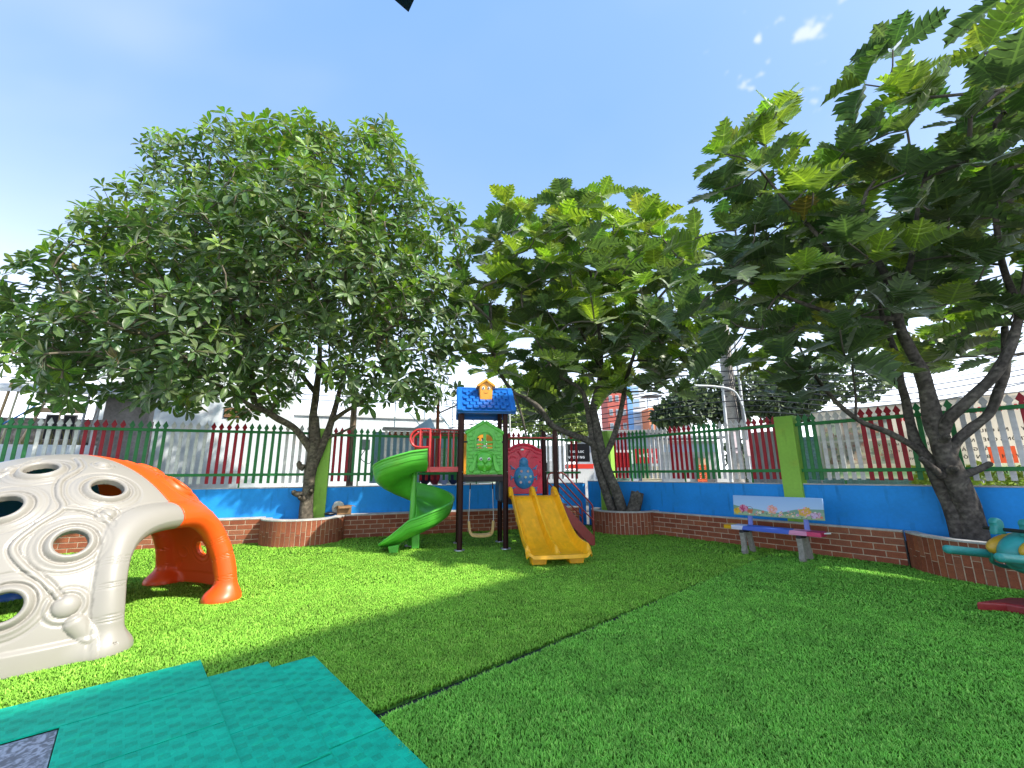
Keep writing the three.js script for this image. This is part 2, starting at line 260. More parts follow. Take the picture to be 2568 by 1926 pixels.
function roundPlanter(label, P, turn, a0, a1, seed, ringW) { // soldier bricks round an arc; angles from local +x towards local +z
  const R = rng(seed), t = thing('round_brick_planter', label, 'planter', [P.c.x, 0, P.c.z], turn, 'rounded brick planters round the tree trunks');
  const pitch = 0.0985, n = Math.round((a1 - a0) * P.r / pitch), st = (a1 - a0) / n, bw = st * P.r - 0.014;
  const G = new Map(), gb = (h) => { const k = h.toFixed(3); if (!G.has(k)) G.set(k, brickGeo(bw, h, 0.02)); return G.get(k); };
  for (let i = 0; i < n; i++) {
    const a = a0 + (i + 0.5) * st, cut = [0.30, 0.21][i & 1] + (i % 5 === 3 ? 0.03 : 0);
    for (const [y0, y1] of [[0.005, cut - 0.005], [cut + 0.005, WALL_H]]) {
      const m = part(t, 'brick', gb(y1 - y0), brickMats[Math.floor(R() * 5)]), rr = P.r - 0.018 + R() * 0.002;
      m.position.set(Math.cos(a) * rr, (y0 + y1) / 2, Math.sin(a) * rr); m.rotation.set(0, Math.PI / 2 - a, 0);
    }
  }
  const arc = (r0, r1, y0, y1, b) => { const s = new THREE.Shape(); s.absarc(0, 0, r1, a0, a1, false); s.absarc(0, 0, r0, a1, a0, true); return extrude(s, y1 - y0, b, 40).rotateX(Math.PI / 2).translate(0, y1, 0); };
  part(t, 'mortar', boxUV(arc(P.r - 0.12, P.r - 0.006, 0, WALL_H, 0), 2), mortarMat);
  part(t, 'coping', boxUV(arc(P.r - ringW, P.r + 0.006, WALL_H + 0.001, WALL_H + 0.031, 0.006), 2), copingMat);
  const s = new THREE.Shape(); s.absarc(0, 0, P.r - 0.121, a0, a1, false); s.lineTo(Math.cos(a0) * (P.r - 0.121), Math.sin(a0) * (P.r - 0.121));
  part(t, 'soil', boxUV(extrude(s, 0.44, 0, 40).rotateX(Math.PI / 2).translate(0, 0.44, 0), 2), soilMat);
}
roundPlanter('sunlit rounded brick planter left of the green spiral slide', PL1, TL, 0.02, Math.PI - 0.02, 31, 0.22);
roundPlanter('shaded rounded brick planter in the corner right of the yellow slide', PL2, 0, -0.75, Math.PI + 0.75, 32, 0.16);
roundPlanter('rounded brick planter at the right under the biggest tree', PL3, TR, 0.31, Math.PI - 0.31, 33, 0.15);

// ------------------------------------------------------------ blue walls, green posts, picket fences
const plaster = dataTex(512, 512, (u, v) => { const a = pn(u, v, 4, 5, 5), b = pn(u, v, 50, 2, 2); const k = 0.93 + 0.1 * (a - 0.5) + 0.05 * (b - 0.5), d = 0.07 * sstep(0.6, 0.8, pn(u, v, 7, 21, 4)), q = 0.13 * sstep(0.55, 0.85, pn(u, v * 0.12, 24, 41, 3)) * sstep(0.35, 0.7, pn(u, v, 6, 3, 3)); return [k + d - q, k - q, k - d * 0.3 - q]; }, { srgb: true });
const plasterBump = dataTex(512, 512, (u, v) => pn(u, v, 16, 3, 5));
const blueMat = mat([0.02, 0.33, 0.88], 0.62, { map: plaster, bumpMap: plasterBump, bumpScale: 0.003 });
const postMat = mat([0.32, 0.62, 0.085], 0.6, { map: plaster, bumpMap: plasterBump, bumpScale: 0.003 });
function blueWall(label, frame, turn, a, b, h) {
  const t = thing('boundary_wall', label, 'wall', [frame[0], 0, frame[2]], turn, 'blue garden walls');
  part(t, 'wall_face', boxUV(box(b - a, h, 0.16, (a + b) / 2, h / 2, -0.43), 0.6), blueMat);
  part(t, 'coping', boxUV(box(b - a, 0.022, 0.19, (a + b) / 2, h + 0.011, -0.432, 0.005), 1), copingMat);
}
blueWall('sunlit blue painted wall along the left and back of the yard', L0, TL, -4.2, 11.72, 1.185);
blueWall('shaded blue painted wall on the right behind the bench', R0, TR, -2.4, 9, 1.24);
function post(label, frame, turn, x, w, h) { const t = thing('wall_post', label, 'post', [frame[0], 0, frame[2]], turn, 'light green posts between the fence bays'); part(t, 'shaft', boxUV(box(w, h, 0.3, x, h / 2, -0.43, 0.008), 0.6), postMat); }
post('light green post half hidden by the left tree trunk', L0, TL, 4.42, 0.33, 2.62);
post('light green corner post behind the middle tree trunk', R0, TR, -1.68, 0.36, 2.68);
post('broad light green post standing behind the bench', R0, TR, 3.05, 0.34, 2.6);

const picketShape = poly([[-0.033, 0], [0.033, 0], [0.033, 1.17], [0.024, 1.2], [0.054, 1.245], [0.0, 1.35], [-0.054, 1.245], [-0.024, 1.2], [-0.033, 1.17]]);
const picketGeo = boxUV(extrude(picketShape, 0.022, 0.003, 1, 1), 2);
const wear = dataTex(256, 256, (u, v) => { const k = 0.9 + 0.2 * (pn(u, v, 10, 2, 4) - 0.5); return [k, k, k]; }, { srgb: true });
const railMat = mat([0.03, 0.235, 0.06], 0.5, { map: wear });
const picketMats = { red: mat([0.42, 0.008, 0.022], 0.42, { map: wear }), green: mat([0.04, 0.25, 0.075], 0.45, { map: wear }), grey: mat([0.78, 0.77, 0.75], 0.45, { map: wear }) };
function fence(label, frame, turn, a, b, pitch, first, rails, base, scaleY) {
  const t = thing('picket_fence', label, 'fence', [frame[0], 0, frame[2]], turn, 'metal picket fence bays on top of the blue walls');
  for (const y of rails) part(t, 'rail', boxUV(box(b - a, 0.062, 0.036, (a + b) / 2, y, -0.385, 0.004), 1), railMat);
  const R = rng(Math.round(a * 100) + 999), order = ['red', 'green', 'grey'], i0 = Math.ceil((a + 0.05 - first) / pitch), i1 = Math.floor((b - 0.05 - first) / pitch);
  for (let i = i0; i <= i1; i++) { const k = order[Math.floor((((i % 15) + 15) % 15) / 5)], p = part(t, 'picket', picketGeo, picketMats[k]); p.position.set(first + i * pitch, base + (R() - 0.5) * 0.012, -0.428); p.scale.y = scaleY; p.rotation.z = (R() - 0.5) * 0.012; }
  const feet = []; for (let s = a + 0.6; s < b - 0.2; s += 1.55) feet.push(box(0.03, rails[0] - base + 0.12, 0.03, s + pitch / 2, (rails[0] + base - 0.12) / 2, -0.43)); part(t, 'support', feet, railMat);
}
fence('picket fence bay on the far left, ending at the left tree', L0, TL, -4.2, 4.25, 0.155, -0.29, [1.5, 2.5], 1.3, 1.045);
fence('picket fence bay across the back behind the play tower', L0, TL, 4.59, 11.6, 0.155, -0.29 + 0.155 * 15 * 2, [1.5, 2.47], 1.32, 1.0);
fence('picket fence bay between the corner post and the bench post', R0, TR, -1.5, 2.88, 0.127, 2.32, [1.51, 2.43], 1.335, 0.965);
fence('picket fence bay on the right in front of the printed banner', R0, TR, 3.22, 9, 0.1255, 4.28, [1.51, 2.41], 1.335, 0.955);
// ------------------------------------------------------------ climbing dome: one moulded shell panel, meshed from a distance field, used three times
function surfaceNets(f, lo, hi, h, blk = 6) {
  const n = [0, 1, 2].map((k) => Math.ceil((hi[k] - lo[k]) / h / blk) * blk + 1), [nx, ny, nz] = n, F = new Float32Array(nx * ny * nz).fill(1e3), id = (i, j, k) => (k * ny + j) * nx + i;
  const bx = (nx - 1) / blk, by = (ny - 1) / blk, bz = (nz - 1) / blk, rad = h * blk * 0.95 + 0.05;
  for (let K = 0; K < bz; K++) for (let J = 0; J < by; J++) for (let I = 0; I < bx; I++) {
    const c = f(lo[0] + (I + 0.5) * blk * h, lo[1] + (J + 0.5) * blk * h, lo[2] + (K + 0.5) * blk * h);
    if (Math.abs(c) > rad * 1.5) { const s = c > 0 ? 1 : -1; if (s < 0) for (let k = K * blk; k <= K * blk + blk; k++) for (let j = J * blk; j <= J * blk + blk; j++) for (let i = I * blk; i <= I * blk + blk; i++) if (F[id(i, j, k)] === 1e3) F[id(i, j, k)] = -1; continue; }
    for (let k = K * blk; k <= K * blk + blk; k++) for (let j = J * blk; j <= J * blk + blk; j++) for (let i = I * blk; i <= I * blk + blk; i++) { const q = id(i, j, k); if (F[q] === 1e3 || F[q] === -1) F[q] = f(lo[0] + i * h, lo[1] + j * h, lo[2] + k * h); }
  }
  const vid = new Map(), pos = [], idx = [];
  const E = [[0, 1], [2, 3], [4, 5], [6, 7], [0, 2], [1, 3], [4, 6], [5, 7], [0, 4], [1, 5], [2, 6], [3, 7]];
  for (let k = 0; k < nz - 1; k++) for (let j = 0; j < ny - 1; j++) for (let i = 0; i < nx - 1; i++) {
    const v = []; let m = 0; for (let c = 0; c < 8; c++) { const w = F[id(i + (c & 1), j + (c >> 1 & 1), k + (c >> 2))]; v.push(w); if (w < 0) m++; }
    if (m === 0 || m === 8) continue;
    let x = 0, y = 0, z = 0, q = 0; for (const [a, b] of E) if (v[a] < 0 !== v[b] < 0) { const t = v[a] / (v[a] - v[b]); x += mix(a & 1, b & 1, t); y += mix(a >> 1 & 1, b >> 1 & 1, t); z += mix(a >> 2, b >> 2, t); q++; }
    vid.set(id(i, j, k), pos.length / 3); pos.push(lo[0] + (i + x / q) * h, lo[1] + (j + y / q) * h, lo[2] + (k + z / q) * h);
  }
  const quad = (a, b, c, d, flip) => { if (a === undefined || b === undefined || c === undefined || d === undefined) return; flip ? idx.push(a, c, b, b, c, d) : idx.push(a, b, c, b, d, c); };
  for (let k = 1; k < nz - 1; k++) for (let j = 1; j < ny - 1; j++) for (let i = 1; i < nx - 1; i++) {
    const s = F[id(i, j, k)] < 0, g = (a, b, c) => vid.get(id(i + a, j + b, k + c));
    if (s !== F[id(i + 1, j, k)] < 0) quad(g(0, -1, -1), g(0, 0, -1), g(0, -1, 0), g(0, 0, 0), !s);
    if (s !== F[id(i, j + 1, k)] < 0) quad(g(-1, 0, -1), g(0, 0, -1), g(-1, 0, 0), g(0, 0, 0), s);
    if (s !== F[id(i, j, k + 1)] < 0) quad(g(-1, -1, 0), g(0, -1, 0), g(-1, 0, 0), g(0, 0, 0), !s);
  }
  const g = new THREE.BufferGeometry(); g.setAttribute('position', new THREE.Float32BufferAttribute(pos, 3)); g.setIndex(idx);
  const nor = new Float32Array(pos.length), e = h * 0.5;
  for (let i = 0; i < pos.length; i += 3) { const x = pos[i], y = pos[i + 1], z = pos[i + 2], a = f(x + e, y, z) - f(x - e, y, z), b = f(x, y + e, z) - f(x, y - e, z), c = f(x, y, z + e) - f(x, y, z - e), l = Math.hypot(a, b, c) || 1; nor[i] = a / l; nor[i + 1] = b / l; nor[i + 2] = c / l; }
  g.setAttribute('normal', new THREE.BufferAttribute(nor, 3)); return g;
}
{
  const R = 1.66, HT = 1.73, PW = 1.94;
  // arc length up the dome against height
  const tab = []; { let s = 0, pr = R, ph = 0; for (let i = 0; i <= 400; i++) { const t = i / 400 * Math.PI / 2, r = R * Math.pow(Math.cos(t), 2 / PW), y = HT * Math.pow(Math.sin(t), 2 / PW); s += Math.hypot(r - pr, y - ph); pr = r; ph = y; tab.push([y / HT, s, r, y]); } }
  const arcAt = (y) => { const q = clamp(y / HT); let a = 0, b = 400; while (b - a > 1) { const m = (a + b) >> 1; tab[m][0] < q ? a = m : b = m; } const t = (q - tab[a][0]) / Math.max(1e-6, tab[b][0] - tab[a][0]); return mix(tab[a][1], tab[b][1], t); };
  const rowAt = (s) => { let i = tab.findIndex((q) => q[1] >= s); return tab[Math.max(i, 0)]; };
  const D = Math.PI / 180;
  const onDome = (az, s) => { const r = rowAt(s); const p = [r[2] * Math.cos(az * D), r[3], r[2] * Math.sin(az * D)], n = [Math.pow(Math.abs(p[0]) / R, PW - 1) * Math.sign(p[0]), Math.pow(p[1] / HT, PW - 1), Math.pow(Math.abs(p[2]) / R, PW - 1) * Math.sign(p[2])]; const l = Math.hypot(...n); return { p, n: n.map((v) => v / l) }; };
  // local azimuth 0 is the middle of the panel; the arches start at +-60
  const holes = [[0, 1.9, 0.115], [2, 1.36, 0.12], [-33, 1.56, 0.125], [33, 1.56, 0.12], [-20.5, 0.965, 0.108], [24, 0.95, 0.108], [-9, 0.5, 0.105], [12, 0.48, 0.1]].map(([a, s, r]) => ({ ...onDome(a, s), r }));
  const bumps = [[-31, 1.23, 0.08], [-21.5, 0.44, 0.115], [-39, 2.03, 0.085], [3, 0.90, 0.09], [38, 1.18, 0.1], [23, 0.42, 0.11], [20, 1.9, 0.08]].map(([a, s, r]) => ({ ...onDome(a, s), r }));
  const drop = [onDome(-24, 0.29).p, onDome(-27.5, 0.17).p];
  const lines = [[[-20, 2.24], [-22, 1.96], [-13, 1.7], [-14, 1.5], [-16.5, 1.34], [-10, 1.15], [-6.5, 0.97], [-11, 0.785], [-15.5, 0.667], [-19.5, 0.52]], [[-16.5, 1.34], [-24, 1.29], [-31, 1.14], [-34, 0.93]], [[18, 2.2], [16, 1.9], [20, 1.6], [14, 1.3], [22, 1.15], [34, 1.2]], [[14, 1.3], [10, 1.1], [8, 0.9], [13, 0.75], [10, 0.6], [2, 0.35]]]
    .map((l) => new THREE.CatmullRomCurve3(l.map(([a, s]) => V(...onDome(a, s).p))).getPoints(l.length * 6).map((p) => [p.x, p.y, p.z]));
  const gx = 0.06; // lines are searched through a coarse hash
  const cells = new Map(); lines.forEach((l, li) => l.forEach((p, i) => { if (i) for (let a = -2; a <= 2; a++) for (let b = -2; b <= 2; b++) for (let c = -2; c <= 2; c++) { const k = [Math.floor(p[0] / gx) + a, Math.floor(p[1] / gx) + b, Math.floor(p[2] / gx) + c].join(); if (!cells.has(k)) cells.set(k, new Set()); cells.get(k).add(li * 1000 + i); } }));
  const segDist = (x, y, z, a, b) => { const dx = b[0] - a[0], dy = b[1] - a[1], dz = b[2] - a[2], t = clamp(((x - a[0]) * dx + (y - a[1]) * dy + (z - a[2]) * dz) / (dx * dx + dy * dy + dz * dz)); return Math.hypot(x - a[0] - dx * t, y - a[1] - dy * t, z - a[2] - dz * t); };
  const smin = (a, b, k) => { const q = clamp(0.5 + 0.5 * (b - a) / k); return mix(b, a, q) - k * q * (1 - q); };
  const bell = (d, w) => d < w ? (1 - (d / w) ** 2) ** 2 : 0;
  const field = (x, y, z) => {
    const rho = Math.hypot(x, z), az = Math.atan2(z, x) / D, ya = Math.max(y, 0);
    const m = Math.pow(Math.pow(rho / R, PW) + Math.pow(ya / HT, PW), 1 / PW), rr = Math.hypot(rho, ya) || 1e-6;
    let d = (m - 1) * rr / Math.max(m, 0.2) * (m > 0 ? 1 : 1); d = (m - 1) * rr / m;
    if (Math.abs(d) > 0.35) return Math.abs(d) - 0.1;
    const s = arcAt(ya / Math.max(m, 0.5)), beta = 60 - Math.abs(az), lat = beta * D * Math.max(rho / m, 0.05);
    // arch between two panels and the swollen arm along it
    const fa = Math.pow(Math.pow(Math.abs(lat) / 0.70, 3) + Math.pow(s / 1.03, 3), 1 / 3), ea = (fa - 1) * (0.70 * 0.5 + 1.03 * 0.5) * mix(0.82, 1, sstep(0.3, 0.95, s));
    let out = 0, inn = 0, tubeR = 0.117;
    const w = 0.25, q = (ea - 0.115) / 0.125;
    if (Math.abs(q) < 1) { const k = Math.sqrt(1 - q * q); let rib = 0; for (const [s0, st] of [[0.26, 0.022], [0.52, 0.02], [0.72, 0.026]]) for (let i = 0; i < 3; i++) rib += bell(Math.abs(s - s0 - i * st), 0.009) * 0.007; tubeR -= rib * k; }
    else if (q >= 1) out -= 0.012 * bell(Math.abs(ea - w), 0.03);
    let cut = -1e3;
    for (const h of holes) {
      const vx = x - h.p[0], vy = y - h.p[1], vz = z - h.p[2]; if (vx * vx + vy * vy + vz * vz > 0.2) continue;
      const ax = vx * h.n[0] + vy * h.n[1] + vz * h.n[2], r = Math.sqrt(Math.max(0, vx * vx + vy * vy + vz * vz - ax * ax)), k = r - h.r;
      cut = Math.max(cut, -k); // the bore is a little narrower than the rim
      out += 0.036 * bell(Math.abs(k - 0.024), 0.042) - 0.013 * bell(Math.abs(k - 0.066), 0.018) + 0.011 * bell(Math.abs(k - 0.088), 0.03) - 0.009 * bell(Math.abs(k - 0.15), 0.018);
    }
    for (const b of bumps) { const r = Math.hypot(x - b.p[0], y - b.p[1], z - b.p[2]); if (r < b.r * 1.7) { const k = r / b.r; if (k < 0.75) out += 0.045 * Math.sqrt(1 - (k / 0.75) ** 2); out += 0.009 * bell(Math.abs(k - 1), 0.18) - 0.005 * bell(Math.abs(k - 1.25), 0.14); } }
    { const r = segDist(x, y, z, drop[0], drop[1]); out += 0.05 * Math.sqrt(Math.max(0, 1 - (r / 0.07) ** 2)); }
    const cell = cells.get([Math.floor(x / gx), Math.floor(y / gx), Math.floor(z / gx)].join());
    if (cell) { let r = 9; for (const k of cell) { const l = lines[Math.floor(k / 1000)], i = k % 1000; r = Math.min(r, segDist(x, y, z, l[i - 1], l[i])); } out += 0.019 * bell(r, 0.024) - 0.012 * bell(Math.abs(r - 0.03), 0.015); }
    if (ea > 0.2) out += 0.03 * sstep(0.19, 0.15, s);
    let sh = Math.max(d - out, -(d + 0.05 + inn * 0.6 - Math.max(0, out) * 0.2));
    sh = smin(Math.max(sh, 0.07 - ea), Math.hypot(ea - 0.12, d + 0.048) - tubeR, 0.075); // opening of the arch with its round arm
    // feet: broad rounded pads at the ends of the arms
    for (const sg of [-1, 1]) { const fz = sg * Math.sin(31.5 * D) * 1.56, fx = Math.cos(31.5 * D) * 1.56, c = Math.cos(31.5 * D), sn = sg * Math.sin(31.5 * D), vx = x - fx, vz = z - fz, a = vx * c + vz * sn, b = -vx * sn + vz * c;
      const pad = (Math.hypot((a - 0.01) / 0.205, b / 0.215, (y - 0.02) / 0.15) - 1) * 0.16; sh = smin(sh, pad, 0.09);
      const nt = Math.hypot(a - 0.16, b - sg * 0.02, (y - 0.07) * 0.9) - 0.036; sh = Math.max(sh, -nt); }
    sh = Math.max(sh, cut, -y, (Math.abs(az) - 59.85) * D * rho);
    return sh;
  };
  const geo = surfaceNets(field, [0.02, -0.02, -1.62], [2.0, 1.85, 1.62], 0.0125);
  console.log('dome panel tris', geo.index.count / 3);
  const fine = dataTex(256, 256, (u, v) => pn(u, v, 40, 2, 3));
  const plastic = (c) => pmat(c, 0.42, { clearcoat: 0.15, clearcoatRoughness: 0.3, bumpMap: fine, bumpScale: 0.0006 });
  const t = thing('climbing_dome', 'big moulded climbing dome of pale grey, orange and blue panels with round holes', 'climbing dome', [-4.943, 0.01, -4.741]);
  const add = (name, az, c, label) => { const p = part(t, 'shell_panel', geo, plastic(c), label); p.rotation.y = -az * D; return p; };
  add('white', 60.5, [0.29, 0.268, 0.232], 'pale grey panel with round climbing holes');
  add('orange', -59.5, [0.9, 0.095, 0.008], 'orange panel with a bent arm and foot');
  add('blue', 180.5, [0.02, 0.13, 0.5], 'blue panel at the back of the dome');
}
// ------------------------------------------------------------ play tower with slides, bridge and stairs (local x along its front, z towards the lawn)
const fineBump = dataTex(256, 256, (u, v) => pn(u, v, 40, 2, 3));
const scuff = dataTex(512, 512, (u, v) => { const a = pn(u, v, 6, 2, 5), b = pn(u, v, 40, 5, 3); const k = 0.92 + 0.2 * (a - 0.5) + 0.1 * (b - 0.5), s = 0.1 * sstep(0.66, 0.8, pn(u, v * 0.3, 30, 13, 2)); return [k + s * 0.5, k + s * 0.5, k + s * 0.6]; }, { srgb: true });
const plasticM = (c, r = 0.4) => pmat(c, r, { clearcoat: 0.18, clearcoatRoughness: 0.25, map: scuff, roughnessMap: null, bumpMap: fineBump, bumpScale: 0.0005 });
const steelM = (c, r = 0.42) => pmat(c, r, { clearcoat: 0.4, clearcoatRoughness: 0.25, map: scuff });
{
  const T = thing('play_tower', 'play tower with blue roof, green dog panel, yellow double slide and green spiral slide', 'play structure', [-1.05, 0.006, -8.6], 0.16004);
  const brown = mat([0.035, 0.011, 0.009], 0.5, { map: scuff, specularIntensity: 0.35 }), green = plasticM([0.105, 0.54, 0.045]), blue = plasticM([0.012, 0.17, 0.62]), yellow = plasticM([1.0, 0.49, 0.008]), orange = plasticM([0.95, 0.4, 0.03]), red = plasticM([0.78, 0.01, 0.05]), redSteel = steelM([0.62, 0.03, 0.025]), darkRed = steelM([0.30, 0.014, 0.012]), lady = plasticM([0.04, 0.28, 0.55]), white = mat([0.8, 0.8, 0.78], 0.4), black = mat([0.01, 0.01, 0.012], 0.3), metal = mat([0.5, 0.5, 0.5], 0.35, { metalness: 0.9 }), rub = mat([0.02, 0.018, 0.018], 0.6), deckM = steelM([0.1, 0.03, 0.028], 0.6);
  const postAt = (x, z, h) => { const p = part(T, 'post', [new THREE.CylinderGeometry(0.054, 0.054, h, 20).translate(x, h / 2, z), ell(0.054, 0.03, 0.054, x, h, z, 16, 8)], brown); part(p, 'foot_plate', new THREE.CylinderGeometry(0.1, 0.105, 0.014, 20).translate(x, 0.03, z), metal); part(p, 'bolt', [0.0, 1].map((k) => new THREE.SphereGeometry(0.009, 8, 6).translate(x + 0.03, k ? 1.52 : h - 0.12, z + 0.046)), metal); };
  postAt(0, 0, 2.86); postAt(0.915, 0, 2.86); postAt(0, -0.91, 2.86); postAt(0.915, -0.91, 2.86); postAt(1.99, -0.02, 2.36); postAt(1.955, -0.92, 2.42);
  // decks with their edge beams
  const deck = (x0, x1, h) => { part(T, 'deck', box(x1 - x0, 0.035, 0.9, (x0 + x1) / 2, h - 0.018, -0.455, 0.004), deckM); part(T, 'deck_beam', [box(x1 - x0 - 0.1, 0.1, 0.035, (x0 + x1) / 2, h - 0.085, -0.0, 0.004), box(x1 - x0 - 0.1, 0.1, 0.035, (x0 + x1) / 2, h - 0.085, -0.91, 0.004), box(0.035, 0.1, 0.8, x0 + 0.02, h - 0.085, -0.455), box(0.035, 0.1, 0.8, x1 - 0.02, h - 0.085, -0.455)], rub); };
  deck(0, 0.915, 1.46); deck(0.915, 1.98, 1.005);
  // dark moulded box under the tower deck on the low platform side
  part(T, 'step_box', box(0.12, 0.44, 0.62, 0.86, 1.14, -0.5, 0.02), plasticM([0.012, 0.04, 0.075]));
  // ---- roof
  {
    const zr = -0.455, hr = 3.345, he = 2.79, ze = 0.13, x0 = -0.1, x1 = 1.125, L = Math.hypot(ze - zr, hr - he), a = Math.atan2(hr - he, ze - zr);
    const roof = new THREE.Group(); roof.name = 'roof'; T.add(roof);
    const slab = [];
    for (const s of [1, -1]) { const g = box(x1 - x0, 0.05, L + 0.05, 0, 0, L / 2, 0.012); g.rotateX(a); if (s < 0) g.rotateY(Math.PI); g.translate((x0 + x1) / 2, hr - 0.03, zr); slab.push(g); }
    for (const x of [x0 + 0.045, x1 - 0.045]) { const sh = poly([[-(ze - zr) + 0.01, he - hr - 0.02], [0, -0.02], [(ze - zr) - 0.01, he - hr - 0.02], [(ze - zr) - 0.02, he - hr - 0.09], [0, -0.13], [-(ze - zr) + 0.02, he - hr - 0.09]]); slab.push(extrude(sh, 0.06, 0.008, 4).rotateY(Math.PI / 2).translate(x - 0.03, hr, zr)); }
    for (const z of [ze, 2 * zr - ze]) slab.push(box(x1 - x0, 0.085, 0.05, (x0 + x1) / 2, he - 0.04, z - Math.sign(z - zr) * 0.035, 0.012)); // eaves boards
    slab.push(box(x1 - x0, 0.05, 0.07, (x0 + x1) / 2, hr, zr, 0.02));
    part(roof, 'roof_shell', slab, blue);
    for (const x of [x0 + 0.055, x1 - 0.055]) { const g = box(0.11, 0.03, L + 0.03, 0, 0.03, L / 2 + 0.01, 0.008); g.rotateX(a); g.translate(x, hr - 0.03, zr); part(roof, 'verge_trim', g, blue); for (let i = 0; i < 7; i++) { const s = 0.07 + i * 0.105, g2 = box(0.02, 0.05, 0.06, 0, 0.01, s, 0.008); g2.rotateX(a); g2.translate(x + Math.sign(x - 0.5) * 0.06, hr - 0.035, zr); part(roof, 'verge_tooth', g2, blue); } }
    const w = 0.124, sh = new THREE.Shape(); sh.moveTo(-w / 2, 0); sh.lineTo(w / 2, 0); sh.lineTo(w / 2, -0.075); sh.quadraticCurveTo(w / 2, -0.135, w / 2 - 0.05, -0.138); sh.lineTo(-w / 2 + 0.05, -0.138); sh.quadraticCurveTo(-w / 2, -0.135, -w / 2, -0.075); sh.closePath();
    const scal = extrude(sh, 0.034, 0.009, 6).rotateX(-Math.PI / 2 - 0.13); // lies in x/z, outer face up, lower lip lifted
    for (let r = 0; r < 6; r++) for (let c = 0; c < (r & 1 ? 8 : 7); c++) {
      const s = 0.075 + r * 0.118, x = x0 + 0.18 + c * 0.142 - (r & 1 ? 0.071 : 0); if (x < x0 + 0.17 || x > x1 - 0.17) continue;
      const m = part(roof, 'shingle', scal, blue); m.rotation.x = a; m.position.set(x, hr - 0.03 - Math.sin(a) * s + Math.cos(a) * 0.022, zr + Math.cos(a) * s + Math.sin(a) * 0.022);
    }
    // little yellow bird house with a smiling face, set into the front slope
    const b = new THREE.Group(); b.name = 'bird_house'; T.add(b); b.position.set(0.51, 3.02, -0.17); b.scale.setScalar(0.97);
    const body = poly([[-0.135, 0.0], [0.135, 0.0], [0.15, 0.34], [0, 0.44], [-0.15, 0.34]]);
    part(b, 'house_body', extrude(body, 0.26, 0.025, 4, 3).translate(0, 0, -0.16), orange);
    const cap = poly([[-0.21, 0.3], [-0.195, 0.35], [0, 0.49], [0.195, 0.35], [0.21, 0.3], [0.16, 0.3], [0, 0.42], [-0.16, 0.3]]);
    part(b, 'house_roof', extrude(cap, 0.34, 0.018, 4, 3).translate(0, 0, -0.2), orange);
    for (const s of [-1, 1]) { part(b, 'eye', ell(0.032, 0.036, 0.014, s * 0.062, 0.27, 0.1, 16, 10), white); part(b, 'pupil', ell(0.016, 0.019, 0.01, s * 0.058, 0.272, 0.111, 12, 8), black); }
    part(b, 'mouth', tube([[-0.045, 0.175, 0.1], [-0.02, 0.158, 0.102], [0.02, 0.158, 0.102], [0.045, 0.175, 0.1]], 0.006, 12, 6), plasticM([0.62, 0.2, 0.015]));
  }
  // ---- green house panel with a dog's head
  function housePanel(m, dog, x, z, turn) {
    const P = new THREE.Group(); P.name = 'house_panel'; P.position.set(x, 1.47, z); P.rotation.y = turn; T.add(P);
    const s = poly([[-0.375, 0], [0.375, 0], [0.375, 0.8], [0.34, 0.86], [0, 1.06], [-0.34, 0.86], [-0.375, 0.8]]);
    for (const [wx, wy] of [[-1, 0], [1, 0], [-1, 1], [1, 1]]) { const q = new THREE.Path(), a = 0.03, b = 0.165, y0 = wy ? 0.675 : 0.525, y1 = wy ? 0.815 : 0.625; if (wy) { q.moveTo(wx * a, y0); q.lineTo(wx * b, y0); q.lineTo(wx * b, y0 + 0.03); q.quadraticCurveTo(wx * (b - 0.02), y1 - 0.015, wx * a, y1); } else { q.moveTo(wx * a, y0); q.lineTo(wx * b, y0); q.lineTo(wx * b, y1); q.lineTo(wx * a, y1); } q.closePath(); s.holes.push(q); }
    part(P, 'panel_board', boxUV(extrude(s, 0.05, 0.006, 8).translate(0, 0, -0.025), 1), m);
    const frame = new THREE.Shape(); frame.moveTo(-0.205, 0.485); frame.lineTo(0.205, 0.485); frame.lineTo(0.205, 0.7); frame.absarc(0, 0.68, 0.205, 0.05, Math.PI - 0.05, false); frame.closePath();
    const fh = new THREE.Path(); fh.moveTo(-0.17, 0.52); fh.lineTo(0.17, 0.52); fh.lineTo(0.17, 0.69); fh.absarc(0, 0.68, 0.17, 0.05, Math.PI - 0.05, false); fh.closePath(); frame.holes.push(fh);
    part(P, 'window_frame', extrude(frame, 0.045, 0.008, 14).translate(0, 0, 0.005), m);
    part(P, 'window_bar', [box(0.062, 0.36, 0.03, 0, 0.69, 0.024, 0.006), box(0.34, 0.045, 0.03, 0, 0.65, 0.021, 0.006), box(0.34, 0.035, 0.026, 0, 0.572, 0.02, 0.005)], m);
    const br = []; // moulded brick relief
    for (let r = 0; r < 12; r++) for (let c = -2; c <= 2; c++) {
      const y = 0.05 + r * 0.074, lim = y < 0.8 ? 0.355 : 0.355 - (y - 0.8) * 1.45; let xa = c * 0.165 + (r & 1 ? 0.082 : 0) - 0.078, xb = xa + 0.156; xa = Math.max(xa, -lim); xb = Math.min(xb, lim); if (xb - xa < 0.04 || lim < 0.05) continue;
      if (y > 0.46 && y < 0.92 && xb > -0.205 && xa < 0.205) { if (xa < -0.25) xb = Math.min(xb, -0.213); else if (xb > 0.25) xa = Math.max(xa, 0.213); else continue; } if (xb - xa < 0.04) continue;
      br.push(box(xb - xa, 0.06, 0.034, (xa + xb) / 2, y, 0.026, 0.01));
    }
    part(P, 'brick_relief', br, m);
